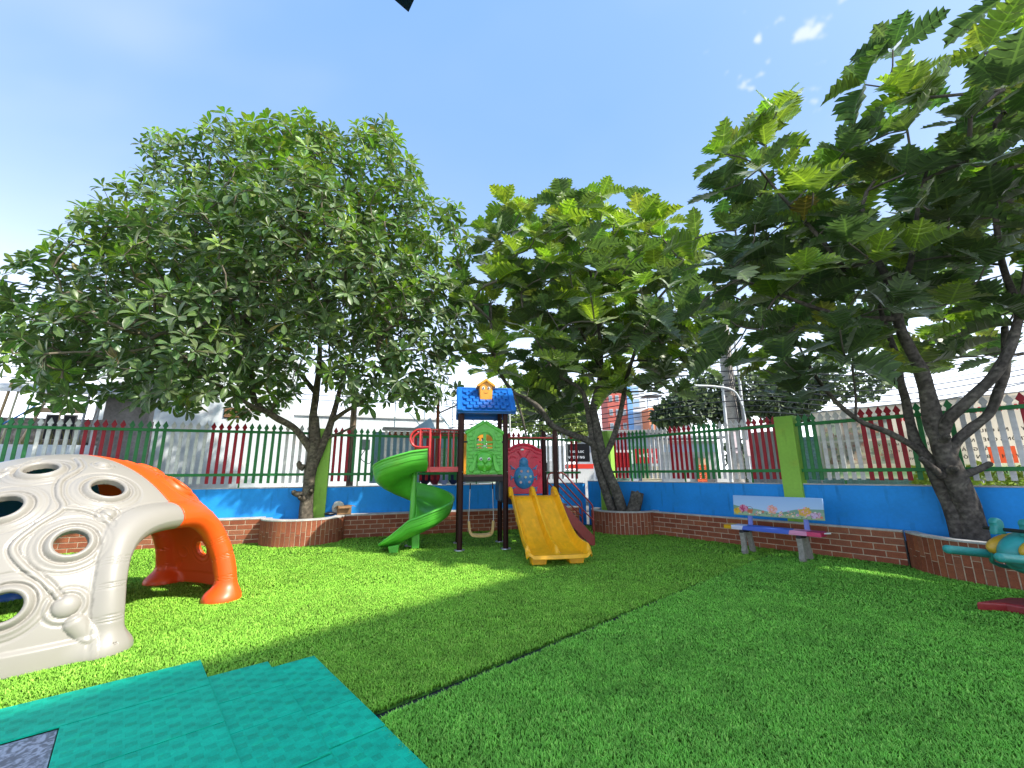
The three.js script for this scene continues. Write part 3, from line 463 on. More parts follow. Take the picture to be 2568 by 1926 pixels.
    for (const sgn of [-1, 1]) for (let i = 0; i < 3; i++) { const t0 = i / 3 + 0.008, t1 = (i + 1) / 3, A = V(sgn * mix(0.0, 0.40, t0), mix(1.075, 0.835, t0), 0.0), B = V(sgn * mix(0.0, 0.40, t1), mix(1.075, 0.835, t1), 0); const g = rod(A, B, 0.043, 0.043, 12).scale(1, 1, 0.9); part(P, 'gable_trim', g, m); }
    if (dog) {
      const D = [ell(0.165, 0.15, 0.07, 0, 0.3, 0.03, 28, 18), ell(0.085, 0.085, 0.07, -0.07, 0.185, 0.06), ell(0.085, 0.085, 0.07, 0.07, 0.185, 0.06), ell(0.15, 0.09, 0.06, 0, 0.15, 0.04), ell(0.035, 0.03, 0.03, 0, 0.075, 0.07)];
      part(P, 'dog_head', D, m);
      const nose = new THREE.Shape(); nose.moveTo(-0.045, 0.03); nose.quadraticCurveTo(0, 0.05, 0.045, 0.03); nose.quadraticCurveTo(0.04, 0, 0, -0.04); nose.quadraticCurveTo(-0.04, 0, -0.045, 0.03);
      part(P, 'dog_nose', extrude(nose, 0.04, 0.014, 8, 3).translate(0, 0.25, 0.1), m);
      for (const q of [-1, 1]) {
        const e = new THREE.Shape(); e.moveTo(q * 0.15, 0.37); e.quadraticCurveTo(q * 0.2, 0.4, q * 0.225, 0.34); e.bezierCurveTo(q * 0.235, 0.22, q * 0.33, 0.14, q * 0.325, 0.08); e.bezierCurveTo(q * 0.31, 0.03, q * 0.22, 0.03, q * 0.2, 0.1); e.bezierCurveTo(q * 0.17, 0.2, q * 0.17, 0.28, q * 0.15, 0.37);
        part(P, 'dog_ear', extrude(e, 0.05, 0.018, 10, 3).translate(0, 0, 0.03), m);
        part(P, 'dog_eye', ell(0.029, 0.03, 0.014, q * 0.082, 0.305, 0.098, 14, 10), white); part(P, 'dog_pupil', ell(0.017, 0.018, 0.01, q * 0.08, 0.303, 0.11, 12, 8), black);
      }
      part(P, 'head_arch', tube([[-0.22, 0.3, 0.035], [-0.19, 0.4, 0.035], [-0.1, 0.46, 0.035], [0, 0.475, 0.035], [0.1, 0.46, 0.035], [0.19, 0.4, 0.035], [0.22, 0.3, 0.035]], 0.018, 30, 8), m);
      part(P, 'badge', ell(0.034, 0.018, 0.006, 0, 0.572, 0.037, 18, 8), metal);
    }
    part(P, 'clamp', [-1, 1].map((q) => box(0.11, 0.035, 0.03, q * 0.4, 0.655, 0.02, 0.006)), rub);
    return P;
  }
  housePanel(green, true, 0.48, 0.0, 0);
  housePanel(orange, false, 0.46, -0.9, Math.PI);
  // ---- red ladybird panel at the back of the low platform
  {
    const P = new THREE.Group(); P.name = 'ladybird_panel'; P.position.set(1.465, 1.03, -0.9); T.add(P);
    const s = new THREE.Shape(); s.moveTo(-0.43, 0); s.lineTo(0.43, 0); s.lineTo(0.43, 1.0); s.bezierCurveTo(0.28, 1.01, 0.26, 1.14, 0, 1.14); s.bezierCurveTo(-0.26, 1.14, -0.28, 1.01, -0.43, 1.0); s.closePath();
    for (const [x, y, r] of [[-0.29, 0.72, 0.062], [0.29, 0.72, 0.062], [-0.3, 0.15, 0.062], [0.3, 0.16, 0.062]]) { const q = new THREE.Path(); q.absarc(x, y, r, 0, 6.283, true); s.holes.push(q); }
    part(P, 'panel_board', boxUV(extrude(s, 0.06, 0.008, 14).translate(0, 0, -0.03), 1), red);
    const arcs = (d) => [[-0.43, 1.0 - d], [-0.3, 1.03 - d], [-0.17, 1.11 - d], [0, 1.14 - d], [0.17, 1.11 - d], [0.3, 1.03 - d], [0.43, 1.0 - d]].map(([x, y]) => [x * 0.97, y, 0.032]);
    part(P, 'panel_ridge', [tube(arcs(0.035), 0.022, 40, 8), tube(arcs(0.12), 0.012, 40, 8)], red);
    part(P, 'slot', [ell(0.05, 0.11, 0.014, 0.36, 0.48, 0.03), ell(0.03, 0.03, 0.02, 0.39, 0.72, 0.03), ...[-1, 1].map((q) => tube([[q * 0.18, 0.8, 0.03], [q * 0.25, 0.83, 0.03], [q * 0.33, 0.8, 0.03]], 0.014, 8, 6))], red);
    part(P, 'badge', ell(0.045, 0.026, 0.006, -0.03, 0.99, 0.034, 18, 8), metal);
    part(P, 'ladybird_body', [ell(0.235, 0.265, 0.09, 0.0, 0.37, 0.03, 32, 20), tube([[0, 0.36, 0.118], [-0.03, 0.25, 0.112], [-0.075, 0.14, 0.078]], 0.006, 10, 5), tube([[0, 0.36, 0.118], [0.03, 0.25, 0.112], [0.075, 0.14, 0.078]], 0.006, 10, 5)], lady);
    part(P, 'ladybird_head', [ell(0.105, 0.115, 0.07, 0, 0.7, 0.03, 24, 16), ell(0.115, 0.06, 0.05, 0, 0.63, 0.03)], lady);
    for (const q of [-1, 1]) { part(P, 'eye_ring', new THREE.TorusGeometry(0.022, 0.006, 8, 16).translate(q * 0.042, 0.725, 0.092), lady); part(P, 'feeler', [tube([[q * 0.05, 0.8, 0.03], [q * 0.07, 0.86, 0.045], [q * 0.125, 0.935, 0.04]], 0.01, 10, 6), ell(0.02, 0.02, 0.02, q * 0.13, 0.94, 0.04)], red); for (const [y, a] of [[0.54, 0.5], [0.36, 0.0], [0.15, -0.45]]) { const c = Math.cos(a), sn = Math.sin(a), x0 = q * 0.2, g = tube([[x0, y, 0.03], [x0 + q * 0.085 * c, y + 0.085 * sn, 0.035], [x0 + q * (0.1 * c - 0.01), y + 0.1 * sn - 0.055, 0.035]], 0.017, 12, 6), g2 = tube([[x0 + q * 0.07 * c, y + 0.07 * sn, 0.03], [x0 + q * 0.11, y + 0.1 * sn + 0.045, 0.035]], 0.014, 6, 6); part(P, 'ladybird_leg', [g, g2], lady); } }
    const spotC = [[0.62, 0.35, 0.3], [0.6, 0.4, 0.33], [0.03, 0.3, 0.14], [0.6, 0.58, 0.36], [0.45, 0.62, 0.42], [0.62, 0.45, 0.38], [0.55, 0.32, 0.3]];
    [[-0.07, 0.5], [0.08, 0.5], [-0.12, 0.38], [0.02, 0.37], [0.14, 0.385], [-0.09, 0.26], [0.11, 0.26]].forEach(([x, y], i) => { const zz = 0.03 + 0.09 * Math.sqrt(Math.max(0.05, 1 - (x / 0.235) ** 2 - ((y - 0.37) / 0.265) ** 2)); part(P, 'spot', new THREE.CylinderGeometry(0.031, 0.031, 0.02, 18).rotateX(Math.PI / 2).translate(x, y, zz), mat(spotC[i], 0.35)); part(P, 'spot_rim', new THREE.TorusGeometry(0.033, 0.007, 8, 20).translate(x, y, zz + 0.006), lady); });
  }
  // ---- yellow double slide
  {
    const rows = [], N = 44, prof = (w, k, kc) => { // height of the tray above its floor across the width, w from -1 to 1
      const a = Math.abs(w), side = sstep(0.78, 0.93, a) , mid = Math.exp(-((w / 0.085) ** 4)); return k * side + kc * mid; };
    const C = new THREE.CatmullRomCurve3([[0, 1.035, -0.13], [0, 1.03, 0.0], [0, 0.985, 0.1], [0, 0.82, 0.29], [0, 0.62, 0.53], [0, 0.42, 0.80], [0, 0.27, 1.06], [0, 0.19, 1.30], [0, 0.165, 1.52], [0, 0.15, 1.68]].map((p) => V(...p)));
    const W0 = 48;
    for (let i = 0; i <= N; i++) {
      const t = i / N, c = C.getPoint(t), tn = C.getTangent(t), nrm = V(0, tn.z, -tn.y), top = [], bot = [];
      const hw = mix(0.50, 0.565, sstep(0.5, 1, t)), k = mix(0.135, 0.06, sstep(0.86, 1, t)) * mix(0.85, 1, sstep(0, 0.08, t)) + 0.03 * sstep(0.6, 0.85, t) * (1 - sstep(0.9, 1, t)), kc = 0.125 * (1 - sstep(0.80, 0.90, t)) * mix(0.9, 1, sstep(0, 0.08, t));
      const cx = mix(0.0, 0.10, sstep(0.0, 1, t));
      for (let j = 0; j <= W0; j++) {
        const w = mix(-1, 1, j / W0), over = Math.abs(w) > 0.95 ? (Math.abs(w) - 0.95) / 0.05 : 0, lip = sstep(0.93, 1, t) * 0.035 * (1 - Math.abs(w) ** 8);
        const h = prof(w, k, kc) - over * over * 0.085 * (1 - 0.85 * sstep(0.8, 0.97, t)) + lip, back = t > 0.8 ? -0.13 * Math.pow(Math.abs(w), 5) * sstep(0.85, 1, t) : 0;
        const p = V(w * hw + cx, c.y, c.z + back).addScaledVector(nrm, h); top.push(p);
        bot.push(V(w * (hw - 0.02) + cx, c.y, c.z + back * 0.9).addScaledVector(nrm, Math.min(h - 0.03, prof(w, k, kc) * 0.75 - 0.03 - over * 0.05)));
      }
      rows.push([...top, ...bot.reverse()]);
    }
    { const last = rows[rows.length - 1], n = last.length, h = n / 2, front = []; for (let j = 0; j < n; j++) { const p = last[j].clone(); const w = j < h ? j : n - 1 - j; p.z += 0.03; p.y -= j < h ? 0.05 : -0.005; front.push(p); } rows.push(front); }
    const g = loft(rows, true, true, 0.9);
    const S = new THREE.Group(); S.name = 'double_slide'; S.position.set(1.48, 0, 0.02); T.add(S);
    part(S, 'slide_bed', g, yellow);
    // rounded horns at the top of the three rims
    for (const x of [-0.465, 0, 0.465]) part(S, 'rim_horn', tube([[x, 1.0, -0.17], [x, 1.13, -0.15], [x, 1.175, -0.06], [x, 1.13, 0.03], [x, 1.02, 0.16]], 0.048, 20, 10), yellow);
    for (const x of [-0.23, 0.41]) { const s = poly([[-0.15, 0.14], [0.15, 0.14], [0.115, 0.0], [-0.115, 0.0]]); part(S, 'slide_foot', extrude(s, 0.2, 0.02, 4, 2).translate(x, 0, 1.32), yellow); }
    part(S, 'slide_rib', [box(0.9, 0.06, 0.12, 0.02, 0.6, 0.42, 0.02).rotateX(0), box(0.85, 0.05, 0.1, 0.05, 0.36, 0.78, 0.02)], yellow);
    part(T, 'guard_bar', [rod([0.915, 2.22, 0], [1.99, 2.22, -0.02], 0.019), ], darkRed);
    part(T, 'side_bar', rod([1.985, 2.3, -0.06], [1.96, 2.26, -0.9], 0.016), steelM([0.5, 0.46, 0.42]));
    part(T, 'deck_ring', [new THREE.CylinderGeometry(0.03, 0.03, 0.02, 14).translate(1.9, 1.02, -0.06)], metal);
  }
  // ---- stairs at the right end
  {
    const S = new THREE.Group(); S.name = 'staircase'; T.add(S);
    for (const z of [-0.1, -0.82]) {
      const st = poly([[2.02, 1.0], [2.10, 0.92], [2.79, 0.2], [2.79, 0.0], [2.72, 0.0], [2.02, 0.72]]);
      part(S, 'stringer', extrude(st, 0.03, 0.003, 2).translate(0, 0, z - 0.015), steelM([0.33, 0.018, 0.012]));
      part(S, 'handrail', [tube([[2.0, 1.0, z], [2.005, 1.36, z], [2.05, 1.47, z], [2.13, 1.49, z], [2.22, 1.44, z], [2.5, 1.13, z], [2.74, 0.87, z], [2.79, 0.79, z], [2.793, 0.6, z], [2.795, 0.01, z]], 0.0165, 60, 8, false, 0.3), rod([2.01, 1.28, z], [2.79, 0.51, z], 0.0145)], darkRed);
    }
    for (let i = 0; i < 4; i++) part(S, 'tread', box(0.2, 0.025, 0.69, 2.14 + i * 0.17, 0.84 - i * 0.2, -0.46, 0.004), deckM);
  }
  // ---- red bridge to the spiral slide
  {
    const B = new THREE.Group(); B.name = 'bridge'; T.add(B);
    part(B, 'bridge_floor', box(0.62, 0.03, 0.62, -0.35, 1.54, -0.455, 0.004), deckM);
    for (const z of [-0.13, -0.78]) {
      part(B, 'side_beam', box(0.66, 0.105, 0.04, -0.35, 1.575, z, 0.005), redSteel);
      part(B, 'top_rail', [rod([-0.64, 2.385, z], [-0.04, 2.375, z], 0.017), rod([-0.64, 2.33, z - 0.03], [-0.04, 2.32, z - 0.03], 0.011)], darkRed);
      part(B, 'end_post', rod([-0.64, 1.53, z], [-0.64, 2.39, z], 0.025), redSteel);
      part(B, 'guard_loop', [tube([[-0.64, 2.395, z], [-0.8, 2.395, z], [-0.93, 2.37, z], [-1.02, 2.28, z], [-1.03, 2.16, z], [-0.97, 2.06, z], [-0.86, 2.025, z], [-0.64, 2.025, z]], 0.022, 40, 10, false, 0.5), rod([-0.84, 2.03, z], [-0.84, 2.39, z], 0.02)], redSteel);
      for (const x of [-0.43, -0.26, -0.15]) part(B, 'baluster', rod([x, 1.6, z], [x, 2.38, z], 0.0135), redSteel);
    }
  }
  // ---- green spiral slide
  {
    const S = new THREE.Group(); S.name = 'spiral_slide'; S.position.set(-0.97, 0, -0.75); T.add(S);
    // cross section: lateral offset (inner negative) and height of the upper skin
    const PR = [[-0.40, 0.14], [-0.385, 0.155], [-0.365, 0.145], [-0.345, 0.09], [-0.30, 0.035], [-0.2, 0.0], [-0.05, -0.022], [0.1, -0.01], [0.22, 0.03], [0.30, 0.095], [0.345, 0.19], [0.368, 0.30], [0.378, 0.365], [0.40, 0.385], [0.425, 0.375], [0.432, 0.35], [0.418, 0.335]];
    const UN = [[0.408, 0.33], [0.405, 0.285], [0.397, 0.275], [0.397, 0.24], [0.388, 0.19], [0.376, 0.18], [0.37, 0.15], [0.345, 0.095], [0.326, 0.075], [0.22, 0.0], [0.1, -0.045], [0.04, -0.056], [-0.05, -0.052], [-0.12, -0.046], [-0.2, -0.032], [-0.31, 0.005], [-0.37, 0.055]];
    const rows = [], N = 110, r0 = 0.45;
    const place = (t) => { // returns centre, outward direction, and factors
      if (t < 0.06) { const k = t / 0.06; return { c: V(mix(0.30, 0, k), mix(1.60, 1.565, k), r0), o: V(0, 0, 1), k, e: 0 }; }
      if (t < 0.84) { const k = (t - 0.06) / 0.78, a = Math.PI / 2 + k * 2 * Math.PI; return { c: V(Math.cos(a) * r0, mix(1.565, 0.30, Math.pow(k, 0.96)), Math.sin(a) * r0), o: V(Math.cos(a), 0, Math.sin(a)), k: 1, e: sstep(0.9, 1, k) * 0.15 }; }
      const k = (t - 0.84) / 0.16; return { c: V(-0.56 * k, mix(0.30, 0.135, 1 - (1 - k) * (1 - k) * 0.9 - 0.1 * (1 - k)), r0), o: V(0, 0, 1), k: 1, e: mix(0.15, 1, Math.pow(k, 1.3)) };
    };
    for (let i = 0; i <= N; i++) {
      const q = place(i / N), bank = 0.0, pt = ([w, y]) => { const lift = y > 0.03 ? mix(1, w > 0 ? 0.16 : 0.3, q.e) : 1, ww = w + (w > 0 ? -0.05 : 0.03) * q.e; return q.c.clone().addScaledVector(q.o, ww).add(V(0, y * lift, 0)); };
      rows.push([...PR.map(pt), ...UN.map(pt)]);
    }
    part(S, 'slide_trough', loft(rows, true, true, 0.55), green);
    part(S, 'centre_pole', [new THREE.LatheGeometry([[0.001, 1.56], [0.07, 1.56], [0.06, 1.3], [0.062, 0.9], [0.075, 0.5], [0.085, 0.3], [0.08, 0.0], [0.001, 0.0]].reverse().map((p) => new THREE.Vector2(...p)), 24)], green);
    const f = poly([[-0.11, 0.13], [0.1, 0.16], [0.075, 0.0], [-0.075, 0.0]]);
    part(S, 'slide_foot', extrude(f, 0.16, 0.015, 3, 2).translate(-0.28, 0, r0 + 0.12), green); part(S, 'slide_foot', [box(0.16, 0.3, 0.12, 0.1, 0.15, r0 - 0.18, 0.02)], green);
    part(S, 'foot_plate', new THREE.CylinderGeometry(0.14, 0.14, 0.012, 20).translate(0.0, 0.028, 0), metal);
  }
  // ---- the swing hangs under the tower deck: a thing of its own
  {
    const s = thing('swing', 'cream plastic swing seat hanging on ropes under the play tower', 'swing', [0, 0, 0], 0); T.updateMatrixWorld(true); s.position.copy(T.localToWorld(V(0.46, 0, -0.45))); s.position.y = 0; s.rotation.y = T.rotation.y;
    const cream = plasticM([0.72, 0.48, 0.16]);
    const pr = [[-0.26, 0.52], [-0.25, 0.40], [-0.235, 0.31], [-0.19, 0.25], [-0.1, 0.232], [0, 0.228], [0.1, 0.232], [0.19, 0.25], [0.235, 0.31], [0.25, 0.40], [0.26, 0.52]];
    const c = new THREE.CatmullRomCurve3(pr.map(([x, y]) => V(x, y, 0))), rws = [];
    for (let i = 0; i <= 40; i++) { const p = c.getPoint(i / 40), tn = c.getTangent(i / 40), n = V(-tn.y, tn.x, 0), hw = 0.03 + 0.075 * sstep(0.12, 0.3, i / 40) * sstep(0.88, 0.7, i / 40); const q = [[-hw, 0.028], [-hw + 0.012, 0.03], [-hw + 0.02, 0.008], [hw - 0.02, 0.008], [hw - 0.012, 0.03], [hw, 0.028], [hw, -0.02], [hw - 0.01, -0.024], [0.01, -0.012], [-0.01, -0.012], [-hw + 0.01, -0.024], [-hw, -0.02]]; rws.push(q.map(([z, y]) => p.clone().addScaledVector(n, y).add(V(0, 0, z)))); }
    part(s, 'seat', loft(rws, true, true, 0.6), cream);
    for (const q of [-1, 1]) { const rp = part(s, 'rope', [rod([q * 0.262, 0.5, 0], [q * 0.235, 1.36, 0], 0.0075, 0.0075, 7), tube([[q * 0.262, 0.56, 0.008], [q * 0.259, 0.64, -0.006], [q * 0.257, 0.7, 0.006], [q * 0.256, 0.76, 0]], 0.008, 14, 6)], mat([0.6, 0.6, 0.58], 0.8)); part(rp, 'rope_clamp', rod([q * 0.241, 1.17, 0], [q * 0.238, 1.3, 0], 0.014, 0.012, 8), black); }
  }
}
// ------------------------------------------------------------ trees: limbs traced, twigs grown to the leaf rosettes
const barkMap = dataTex(512, 512, (u, v) => { const a = pn(u, v, 6, 2, 5), b = pn(u * 1, v, 24, 7, 3), l = sstep(0.58, 0.72, pn(u, v, 5, 31, 4)); const k = 0.72 + 0.35 * (a - 0.5) + 0.5 * (b - 0.5); return [k * (1 + 0.16 * l), k * (1 + 0.17 * l), k * (1 + 0.15 * l)]; }, { srgb: true });
const barkBump = dataTex(512, 512, (u, v) => 0.6 * pn(u, v, 10, 4, 5) + 0.4 * Math.pow(pn(u, v, 28, 9, 3), 1.5));
const barkM = (c) => mat(c, 0.88, { map: barkMap, bumpMap: barkBump, bumpScale: 0.014 });
function leafTex(veins, w, h) {
  return canvasTex(w, h, (g) => {
    g.fillStyle = 'rgb(196,200,190)'; g.fillRect(0, 0, w, h);
    const R = rng(77); for (let i = 0; i < 420; i++) { g.fillStyle = R() > 0.5 ? 'rgba(255,255,220,0.06)' : 'rgba(60,80,40,0.07)'; g.beginPath(); g.ellipse(R() * w, R() * h, 2 + R() * 9, 2 + R() * 9, 0, 0, 7); g.fill(); }
    g.strokeStyle = 'rgb(255,255,215)'; g.lineCap = 'round';
    g.lineWidth = w * 0.035; g.beginPath(); g.moveTo(w / 2, h); g.lineTo(w / 2, 0); g.stroke();
    g.lineWidth = w * 0.014; for (const [y0, dx, y1] of veins) for (const s of [-1, 1]) { g.beginPath(); g.moveTo(w / 2, h * (1 - y0)); g.quadraticCurveTo(w / 2 + s * dx * w * 0.5, h * (1 - mix(y0, y1, 0.35)), w / 2 + s * dx * w, h * (1 - y1)); g.stroke(); }
  });
}
function leafGeo(outline, fold, droop, wave, seed) { // outline [t, w] from the stalk to the tip; leaf along +y, face +z
  const pos = [], uv = [], idx = [], n = outline.length, R = rng(seed), ph = R() * 6;
  const P = (x, t) => { const a = Math.abs(x); pos.push(x, t * (1 - droop * 0.12 * t), fold * a * (1 - a) - droop * t * t * 0.5 + wave * Math.sin(t * 17 + ph + x * 6) * a); uv.push(0.5 + x, t); };
  for (let i = 0; i < n; i++) P(0, mix(outline[0][0], 1, i / (n - 1)));
  for (const s of [-1, 1]) for (let i = 0; i < n; i++) { const [t, w] = outline[i]; P(s * w * (1 + (R() - 0.5) * 0.12), t); }
  for (let i = 0; i < n - 1; i++) { idx.push(i, i + 1, n + i, n + i, i + 1, n + i + 1); idx.push(i, 2 * n + i, i + 1, 2 * n + i, 2 * n + i + 1, i + 1); }
  const k = pos.length / 3; pos.push(-0.012, 0, 0.004, 0.012, 0, 0.004); uv.push(0.49, 0, 0.51, 0); idx.push(k, k + 1, 0); // stalk
  const g = new THREE.BufferGeometry(); g.setAttribute('position', new THREE.Float32BufferAttribute(pos, 3)); g.setAttribute('uv', new THREE.Float32BufferAttribute(uv, 2)); g.setIndex(idx); g.computeVertexNormals(); return g;
}
const bread = [[0.11, 0.008], [0.15, 0.07]]; { const sin = [[0.205, 0.085], [0.3, 0.135], [0.415, 0.165], [0.54, 0.17], [0.66, 0.15], [0.775, 0.115], [0.875, 0.07]], tip = [[0.285, 0.235], [0.425, 0.335], [0.57, 0.385], [0.71, 0.37], [0.83, 0.3], [0.92, 0.195]]; for (let i = 0; i < 6; i++) bread.push([mix(sin[i][0], tip[i][0], 0.3), tip[i][1] * 0.8], tip[i], [tip[i][0] - 0.005, mix(tip[i][1], sin[i + 1][1], 0.55)], sin[i + 1]); bread.push([0.95, 0.06], [1.0, 0.0]); };
const oval = [[0.10, 0.01], [0.25, 0.06], [0.45, 0.13], [0.65, 0.175], [0.82, 0.15], [0.94, 0.08], [1.0, 0.0]];
const leafKinds = {
  bread: { geos: [0, 1, 2, 3].map((i) => leafGeo(bread, [0.55, 0.35, 1.0, 0.2][i], [0.25, 0.6, 0.95, 0.0][i], [0.06, 0.08, 0.1, 0.05][i], 40 + i)), map: leafTex([[0.16, 0.17, 0.27], [0.26, 0.29, 0.39], [0.38, 0.36, 0.54], [0.5, 0.36, 0.68], [0.62, 0.3, 0.8], [0.74, 0.19, 0.89]], 256, 256) },
  oval: { geos: [0, 1, 2, 3].map((i) => leafGeo(oval, [0.5, 0.3, 0.7, 0.2][i], [0.2, 0.5, 0.8, 0.35][i], 0.04, 50 + i)), map: leafTex([[0.2, 0.1, 0.3], [0.32, 0.13, 0.44], [0.45, 0.16, 0.57], [0.58, 0.16, 0.7], [0.7, 0.14, 0.82]], 128, 256) },
};
const leafMat = (map, c, gloss = 0.25) => pmat(c, 0.86, { map, side: THREE.DoubleSide, transmission: 0.5, thickness: 0, specularIntensity: 0.7, clearcoat: gloss, clearcoatRoughness: 0.34 });

function growTree(o) {
  const R = rng(o.seed), t = thing('tree', o.label, 'tree', [0, 0, 0]);
  const base = o.base; t.position.copy(base);
  const local = (p) => V(...p).sub(base);
  const nodes = []; // position, parent, radius floor
  const bark = barkM(o.bark);
  for (const L of o.limbs) {
    const pts = L.pts.map(local), slim = L.name === 'trunk' ? 0.72 : 0.82; part(t, L.name, limbTube(pts, L.r.map((v) => v * slim), L.name === 'trunk' ? 18 : 12, pts.length * 5, L.wob ?? 0.18, o.seed + pts.length), bark);
    const c = new THREE.CatmullRomCurve3(pts), n = Math.ceil(c.getLength() / 0.22);
    if (L.grow !== false) for (let i = Math.floor(n * (L.from ?? 0.3)); i <= n; i++) nodes.push({ p: c.getPoint(i / n), w: 0 });
  }
  for (const k of o.knots || []) { const q = k.map(local); part(t, 'cut_branch', [limbTube(q, o.knotR || [0.06, 0.05, 0.045], 10, 8, 0.2, 5), ell(0.04, 0.04, 0.04, ...q[q.length - 1].toArray(), 8, 6)], bark); }
  // rosette tips over the blobs that make up the crown
  const tips = [], B = o.blobs.map(([x, y, z, r]) => ({ c: V(x, y, z).sub(base), r }));
  for (const b of B) {
    const n = Math.round(4 * Math.PI * b.r * b.r / o.area), inner = Math.round(n * (o.inner ?? 0.35));
    for (let i = 0; i < n + inner; i++) {
      const u = R() * 2 - 1, a = R() * 6.283, s = Math.sqrt(1 - u * u), d = V(s * Math.cos(a), u, s * Math.sin(a));
      const rr = i < n ? b.r * (0.86 + 0.24 * R()) : b.r * (0.35 + 0.5 * R()), p = b.c.clone().addScaledVector(d, rr);
      if (i < n && B.some((q) => q !== b && q.c.distanceTo(p) < q.r * 0.82)) continue;
      if (p.y + base.y < o.minY || tips.some((q) => q.p.distanceToSquared(p) < o.gap * o.gap)) continue;
      const wp = p.clone().add(base); if (o.keepOut && o.keepOut(wp)) continue;
      tips.push({ p, d });
    }
  }
  const near = (p) => { let m = 1e9, k = null; for (const q of nodes) { const dy = q.p.y - p.y, e = q.p.distanceToSquared(p) + (dy > 0 ? dy * dy * 1.5 : 0); if (e < m) { m = e; k = q; } } return k; };
  tips.forEach((q) => { q.k = Math.sqrt(near(q.p).p.distanceToSquared(q.p)); }); tips.sort((a, b) => a.k - b.k);
  const links = [];
  for (const q of tips) {
    let k = near(q.p); const len = k.p.distanceTo(q.p), n = Math.max(2, Math.ceil(len / 0.3)), A = k.p.clone(), side = V(R() - 0.5, R() - 0.2, R() - 0.5).multiplyScalar(len * 0.22);
    const B2 = q.p.clone(); let par = k;
    for (let i = 1; i <= n; i++) { const f = i / n, p = A.clone().lerp(B2, f).addScaledVector(side, Math.sin(f * Math.PI)); p.y -= Math.sin(f * Math.PI) * len * 0.06; const nd = { p, par, w: 0 }; nodes.push(nd); links.push(nd); par = nd; }
    q.node = par; q.dir = q.p.clone().sub(links.length > 1 ? par.par.p : A).normalize();
    for (let nd = par; nd; nd = nd.par) nd.w += 1;
  }
  const tw = [], rad = (w) => o.twig * Math.pow(w, 0.42);
  { const pos = [], idx = [], seg = 5; // all thin twigs in one part
    for (const nd of links) { const a = nd.par.p, b = nd.p, d = b.clone().sub(a).normalize(), x = Math.abs(d.y) < 0.9 ? V(0, 1, 0).cross(d).normalize() : V(1, 0, 0).cross(d).normalize(), y = d.clone().cross(x), r0 = rad(Math.max(nd.w, 1)) * 1.02, r1 = rad(Math.max(1, nd.w)), k = pos.length / 3; for (const [p, r] of [[a, r0], [b, r1]]) for (let j = 0; j < seg; j++) { const an = j / seg * 6.283, v = p.clone().addScaledVector(x, Math.cos(an) * r).addScaledVector(y, Math.sin(an) * r); pos.push(v.x, v.y, v.z); } for (let j = 0; j < seg; j++) { const j2 = (j + 1) % seg; idx.push(k + j, k + j2, k + seg + j, k + seg + j, k + j2, k + seg + j2); } }
    const g = new THREE.BufferGeometry(); g.setAttribute('position', new THREE.Float32BufferAttribute(pos, 3)); g.setIndex(idx); g.computeVertexNormals(); part(t, 'twigs', g, mat(o.bark.map((v) => v * 0.8), 0.85), null, 'stuff'); }
  // leaves
  const K = leafKinds[o.leaf], leaves = [], M = new THREE.Matrix4(), up = V(0, 1, 0), q = V(0, 0, 0);
  for (const tip of tips) {
    const ax = tip.dir.clone().multiplyScalar(0.5).addScaledVector(tip.d, 0.35).addScaledVector(up, o.lift).add(V(R() - 0.5, R() - 0.5, R() - 0.5).multiplyScalar(0.5)).normalize();
    const n = o.nLeaf[0] + Math.floor(R() * (o.nLeaf[1] - o.nLeaf[0] + 1)), x = V(0.3, 0.2, 0.9).cross(ax).normalize(), y = ax.clone().cross(x), spin = R() * 6.28;
    const top = clamp((tip.p.y + base.y - o.yRange[0]) / (o.yRange[1] - o.yRange[0])), youngLit = clamp(0.06 + 0.55 * top * R() + (R() < 0.12 + (o.brightShare || 0) + 0.32 * top ? 0.75 : 0)), size = o.size * (0.78 + 0.44 * R());  // young leaf tone, raised with height: sunlight on the crown top painted in
    for (let i = 0; i < n; i++) {
      const f = (i + 0.5) / n, an = spin + i * 2.4, tilt = mix(o.tilt[0], o.tilt[1], f) + (R() - 0.5) * 0.35, rdir = x.clone().multiplyScalar(Math.cos(an)).addScaledVector(y, Math.sin(an));
      const dir = ax.clone().multiplyScalar(Math.cos(tilt)).addScaledVector(rdir, Math.sin(tilt)); dir.y -= o.sag * f; dir.normalize();
      const face = ax.clone().multiplyScalar(Math.sin(tilt)).addScaledVector(rdir, -Math.cos(tilt)).addScaledVector(up, 0.25); face.addScaledVector(dir, -face.dot(dir)).normalize();
      const side = dir.clone().cross(face); const s = size * (0.6 + 0.45 * f + 0.3 * R()), p = tip.p.clone().addScaledVector(ax, -f * size * 0.16 * R());
      M.makeBasis(side.multiplyScalar(s * (0.92 + 0.16 * R())), dir.multiplyScalar(s), face.multiplyScalar(s)); M.setPosition(p);
      const yy = clamp(youngLit * (1.1 - 0.5 * f) + (R() - 0.5) * 0.2), dry = R() < o.dry ? 1 : 0;
      const c = [0, 1, 2].map((k) => mix(o.cOld[k], o.cYoungLit[k], yy) * (0.82 + 0.36 * R())); if (dry) { c[0] = 0.42; c[1] = 0.32; c[2] = 0.05; }
      const mid = p.clone().add(base); q.copy(mid).project(camera); const dist = mid.distanceTo(camera.position);
      const vis = q.z < 1 && Math.abs(q.x) < 1.02 && Math.abs(q.y) < 1.02; leaves.push({ m: M.clone(), c, score: vis ? s / dist * (tip.d.z > 0 ? 1.15 : 1) : 0, g: Math.floor(R() * 4), tone: dry ? 4 : Math.min(3, Math.floor(yy * 4)) });
    }
  }
  leaves.sort((a, b) => b.score - a.score);
